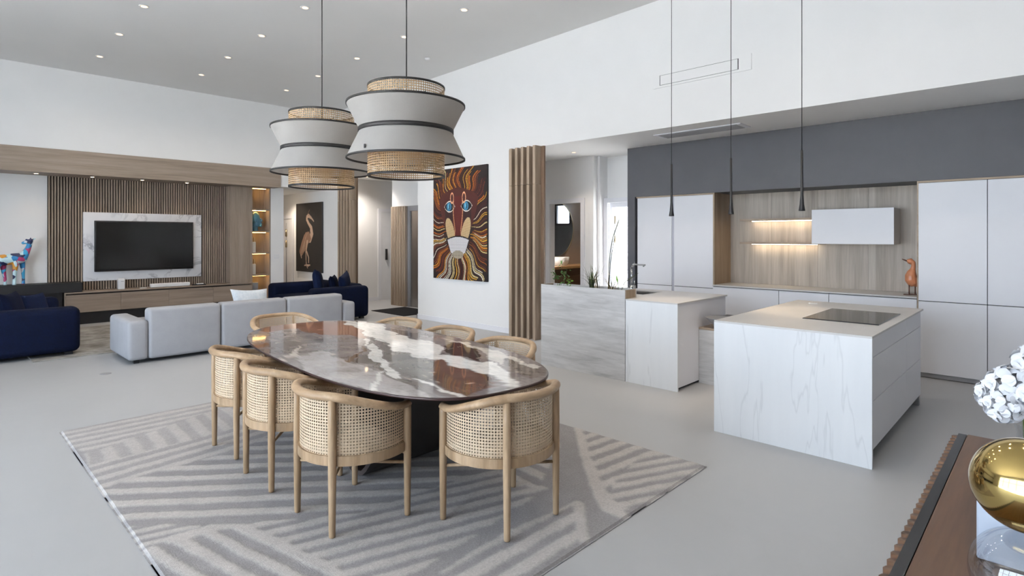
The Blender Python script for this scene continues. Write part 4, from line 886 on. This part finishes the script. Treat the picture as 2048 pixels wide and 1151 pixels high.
tube('stem', [(5.51, 3.745, PZ), (5.51, 3.735, 1.25), (5.51, 3.72, 1.42), (5.51, 3.68, 1.60), (5.51, 3.61, 1.77), (5.51, 3.59, 1.82)], [.006, .006, .0055, .006, .0065, .002], 'grass_dark', rd, 6)
tube('stem', [(5.53, 3.75, PZ), (5.53, 3.73, 1.3), (5.54, 3.69, 1.55), (5.54, 3.66, 1.66)], [.005, .005, .004, .002], 'grass_dark', rd, 6)
tube('stem', [(5.50, 3.745, PZ), (5.50, 3.73, 1.18), (5.50, 3.68, 1.12), (5.50, 3.64, 1.10)], [.003, .002, .002, .001], 'grass_dry', rd, 6)
rd2 = thing('reed', (5.52, 3.60, PZ), 'green seed-headed reed next to the tap', 'plant')
tube('stem', [(5.52, 3.61, PZ), (5.52, 3.62, 1.08)], .003, 'grass_green', rd2, 6); tube('seed_head', [(5.52, 3.62, 1.07), (5.52, 3.632, 1.12), (5.52, 3.64, 1.16)], [.004, .011, .003], 'leaf_lime', rd2, 8)
tube('stem', [(5.54, 3.59, PZ), (5.54, 3.56, 1.06), (5.54, 3.52, 1.10), (5.54, 3.44, 1.15), (5.54, 3.36, 1.20)], [.003, .003, .004, .006, .001], 'grass_dark', rd2, 6)
tube('stem', [(5.55, 3.585, PZ), (5.55, 3.56, 1.05), (5.55, 3.52, 1.17)], [.002, .003, .001], 'grass_dry', rd2, 6)
vn = thing('leafy_vine', (5.5, 4.45, PZ), 'small leafy vine with bright green shoots at the planter end', 'plant')
lm = None
def leaf(p, az, size, mat, par):
    V = [(0, 0, 0), (.35, .28, .05), (.75, .22, .03), (1, 0, -.08), (.75, -.22, .03), (.35, -.28, .05), (.5, 0, .0)]; M = Matrix.Rotation(az, 3, 'Z')@Matrix.Rotation(random.uniform(-.9, .5), 3, 'Y')@Matrix.Rotation(random.uniform(-.6, .6), 3, 'X')
    V = [M@(Vector(v)*size)+Vector(p) for v in V]; add('leaf', V, [(0, 1, 6), (1, 2, 6), (2, 3, 6), (3, 4, 6), (4, 5, 6), (5, 0, 6)], mat, par, True)
for (y0, y1, z1, nl, mt) in ((4.48, 4.58, 1.17, 16, 'leaf_green'), (4.44, 4.42, 1.28, 22, 'leaf_green'), (4.40, 4.34, 1.20, 18, 'leaf_green'), (4.34, 4.30, 1.07, 16, 'leaf_lime'), (4.46, 4.47, .995, 8, 'leaf_lime')):
    P = [Vector((5.5, y0+(y1-y0)*t, PZ+(z1-PZ)*t+.03*math.sin(3*t))) for t in (0, .25, .5, .75, 1)]; sm_ = tube('stem', P, .0022, 'grass_dark', vn, 6)
    for k in range(nl): t = .25+.75*random.random() if z1 > 1.05 else random.random(); leaf(P[0].lerp(P[-1], t)+Vector((random.uniform(-.03, .03), random.uniform(-.035, .035), random.uniform(-.02, .02))), random.random()*2*PI, random.uniform(.03, .05), mt, sm_)
# ================================================================== BATHROOM BEYOND THE DOOR
mi = thing('round_mirror', (9.68, 7.98, 1.1), 'large round mirror on the bathroom stone wall', 'mirror')
MXc, MZc, MR = 9.72, 1.78, .60
def disc(name, rr0, rr1, y0, y1, mat):
    V = []; n = 56
    for k in range(n):
        a = 2*PI*k/n
        for r_, y_ in ((rr0, y0), (rr1, y0), (rr1, y1), (rr0, y1)): V.append((MXc+r_*math.cos(a), y_, MZc+r_*math.sin(a)))
    Fc = [(k*4+j, k*4+(j+1) % 4, ((k+1) % n)*4+(j+1) % 4, ((k+1) % n)*4+j) for k in range(n) for j in range(4)]; return add(name, V, Fc, mat, mi, False)
disc('rim', MR, MR+.015, 7.97, 7.999, 'hinge_metal'); disc('glass', .0005, MR, 7.978, 7.998, 'mirror')
va = thing('bathroom_vanity', (9.9, 7.75, .5), 'floating oak vanity shelf in the bathroom', 'vanity')
box('top', (8.6, 10.9, 7.48, 7.998, .93, .98), 'vanity_oak', va); box('drawer', (8.6, 10.9, 7.52, 7.99, .55, .925), 'walnut', va)
ba = thing('bowl_basin', (9.55, 7.72, .98), 'white bowl basin on the oak vanity', 'basin')
lathe('bowl', [(.0005, .02), (.13, .005), (.14, 0), (.15, .0), (.19, .08), (.205, .19), (.198, .19), (.18, .08), (.12, .03), (.0005, .025)], (9.55, 7.74, .98), 'ceramic_white', ba, 32)
# ================================================================== SIDEBOARD IN THE FOREGROUND
sbd = thing('sideboard', (2.0, .05, 0), 'walnut sideboard with fluted front and black top edge', 'sideboard')
box('top', (.95, 3.12, -.25, .272, .725, .75), 'walnut', sbd, .003, 1); box('black_edge', (.95, 3.118, .274, .302, .70, .748), 'black_satin', sbd); box('body', (.97, 3.10, -.24, .272, .12, .722), 'black_matte', sbd)
for k in range(44): 
    x0 = .98+.0486*k; V, Fc = tube_v([(x0+.024, .302, .14), (x0+.024, .302, .74)], .022, 10); add('flute', V, Fc, 'walnut', sbd, True)
for x in (1.1, 2.98):
    for y in (-.15, .20): box('leg', (x-.025, x+.025, y-.025, y+.025, 0, .12), 'black_matte', sbd)
gs = thing('globe_stack', (1.677, .052, .75), 'gold glass globe stacked on a clear glass globe', 'ornament')
add('gold_globe', *sphere_v((1.677, .045, 1.055), .1, 48, 32), 'gold_glass', gs, True); add('clear_globe', *sphere_v((1.677, .045, .8525), .102, 48, 32), 'bubble_glass', gs, True)
gs2 = thing('globe_stack', (2.82, .03, .75), 'taller gold globe ornament behind the white flowers', 'ornament')
add('gold_globe', *sphere_v((2.85, .0, 1.10), .10, 40, 28), 'gold_glass', gs2, True); lathe('stand', [(.0005, .26), (.012, .26), (.012, .02), (.07, .01), (.07, 0), (.0005, 0)], (2.85, .0, .75), 'gold_glass', gs2, 24)
tag(box('white_box', (1.93, 2.10, -.06, .15, .7505, .905), 'pale_blue', None, .006, 2), 'plain pale box behind the glass globes on the sideboard', 'box')
fv = thing('flower_vase', (2.52, .06, .75), 'white hydrangea blossoms in a clear glass vase on the sideboard', 'flowers')
lathe('vase', [(.0005, .008), (.04, .004), (.048, .0), (.055, .03), (.045, .12), (.042, .20), (.052, .235)], (2.52, .05, .7505), 'bubble_glass', fv, 32)
for k in range(5): a = k*1.25; tube('stem', [(2.52+.02*math.cos(a), .05+.02*math.sin(a), .77), (2.52+.03*math.cos(a+1), .05+.03*math.sin(a+1), 1.0)], .003, 'grass_green', fv, 6)
def blossom(c, r, n):
    parts = []
    for k in range(n):
        z = 1-2*(k+.5)/n; a = k*2.39996; d = Vector((math.sqrt(1-z*z)*math.cos(a), math.sqrt(1-z*z)*math.sin(a), z)); 
        q = d.to_track_quat('Z', 'Y').to_matrix(); s = r*.95
        for j in range(4):
            V = []; Fc = []; b = j*PI/2+k
            for (u, w, h) in ((0, 0, 0), (.5, .35, .10), (.95, .42, .08), (1.12, 0, -.02), (.95, -.42, .08), (.5, -.35, .10), (.6, 0, .16)):
                x = u*math.cos(b)-w*math.sin(b); y = u*math.sin(b)+w*math.cos(b); V.append(q@Vector((x*s, y*s, (h+random.uniform(-.04, .04))*s))+Vector(c)+d*r)
            parts.append((V, [(0, 1, 6), (1, 2, 6), (2, 3, 6), (3, 4, 6), (4, 5, 6), (5, 0, 6)]))
    V, Fc = merge(parts); bl = add('blossom', V, Fc, 'petal_white', fv, True); bl.modifiers.new('Subsurf', 'SUBSURF').render_levels = 2
for c, r in (((2.50, .10, 1.10), .055), ((2.55, .03, 1.17), .06), ((2.46, .02, 1.09), .055), ((2.44, .12, 1.05), .04), ((2.60, .10, 1.08), .05), ((2.54, .15, 1.06), .04)): blossom(c, r, 19)
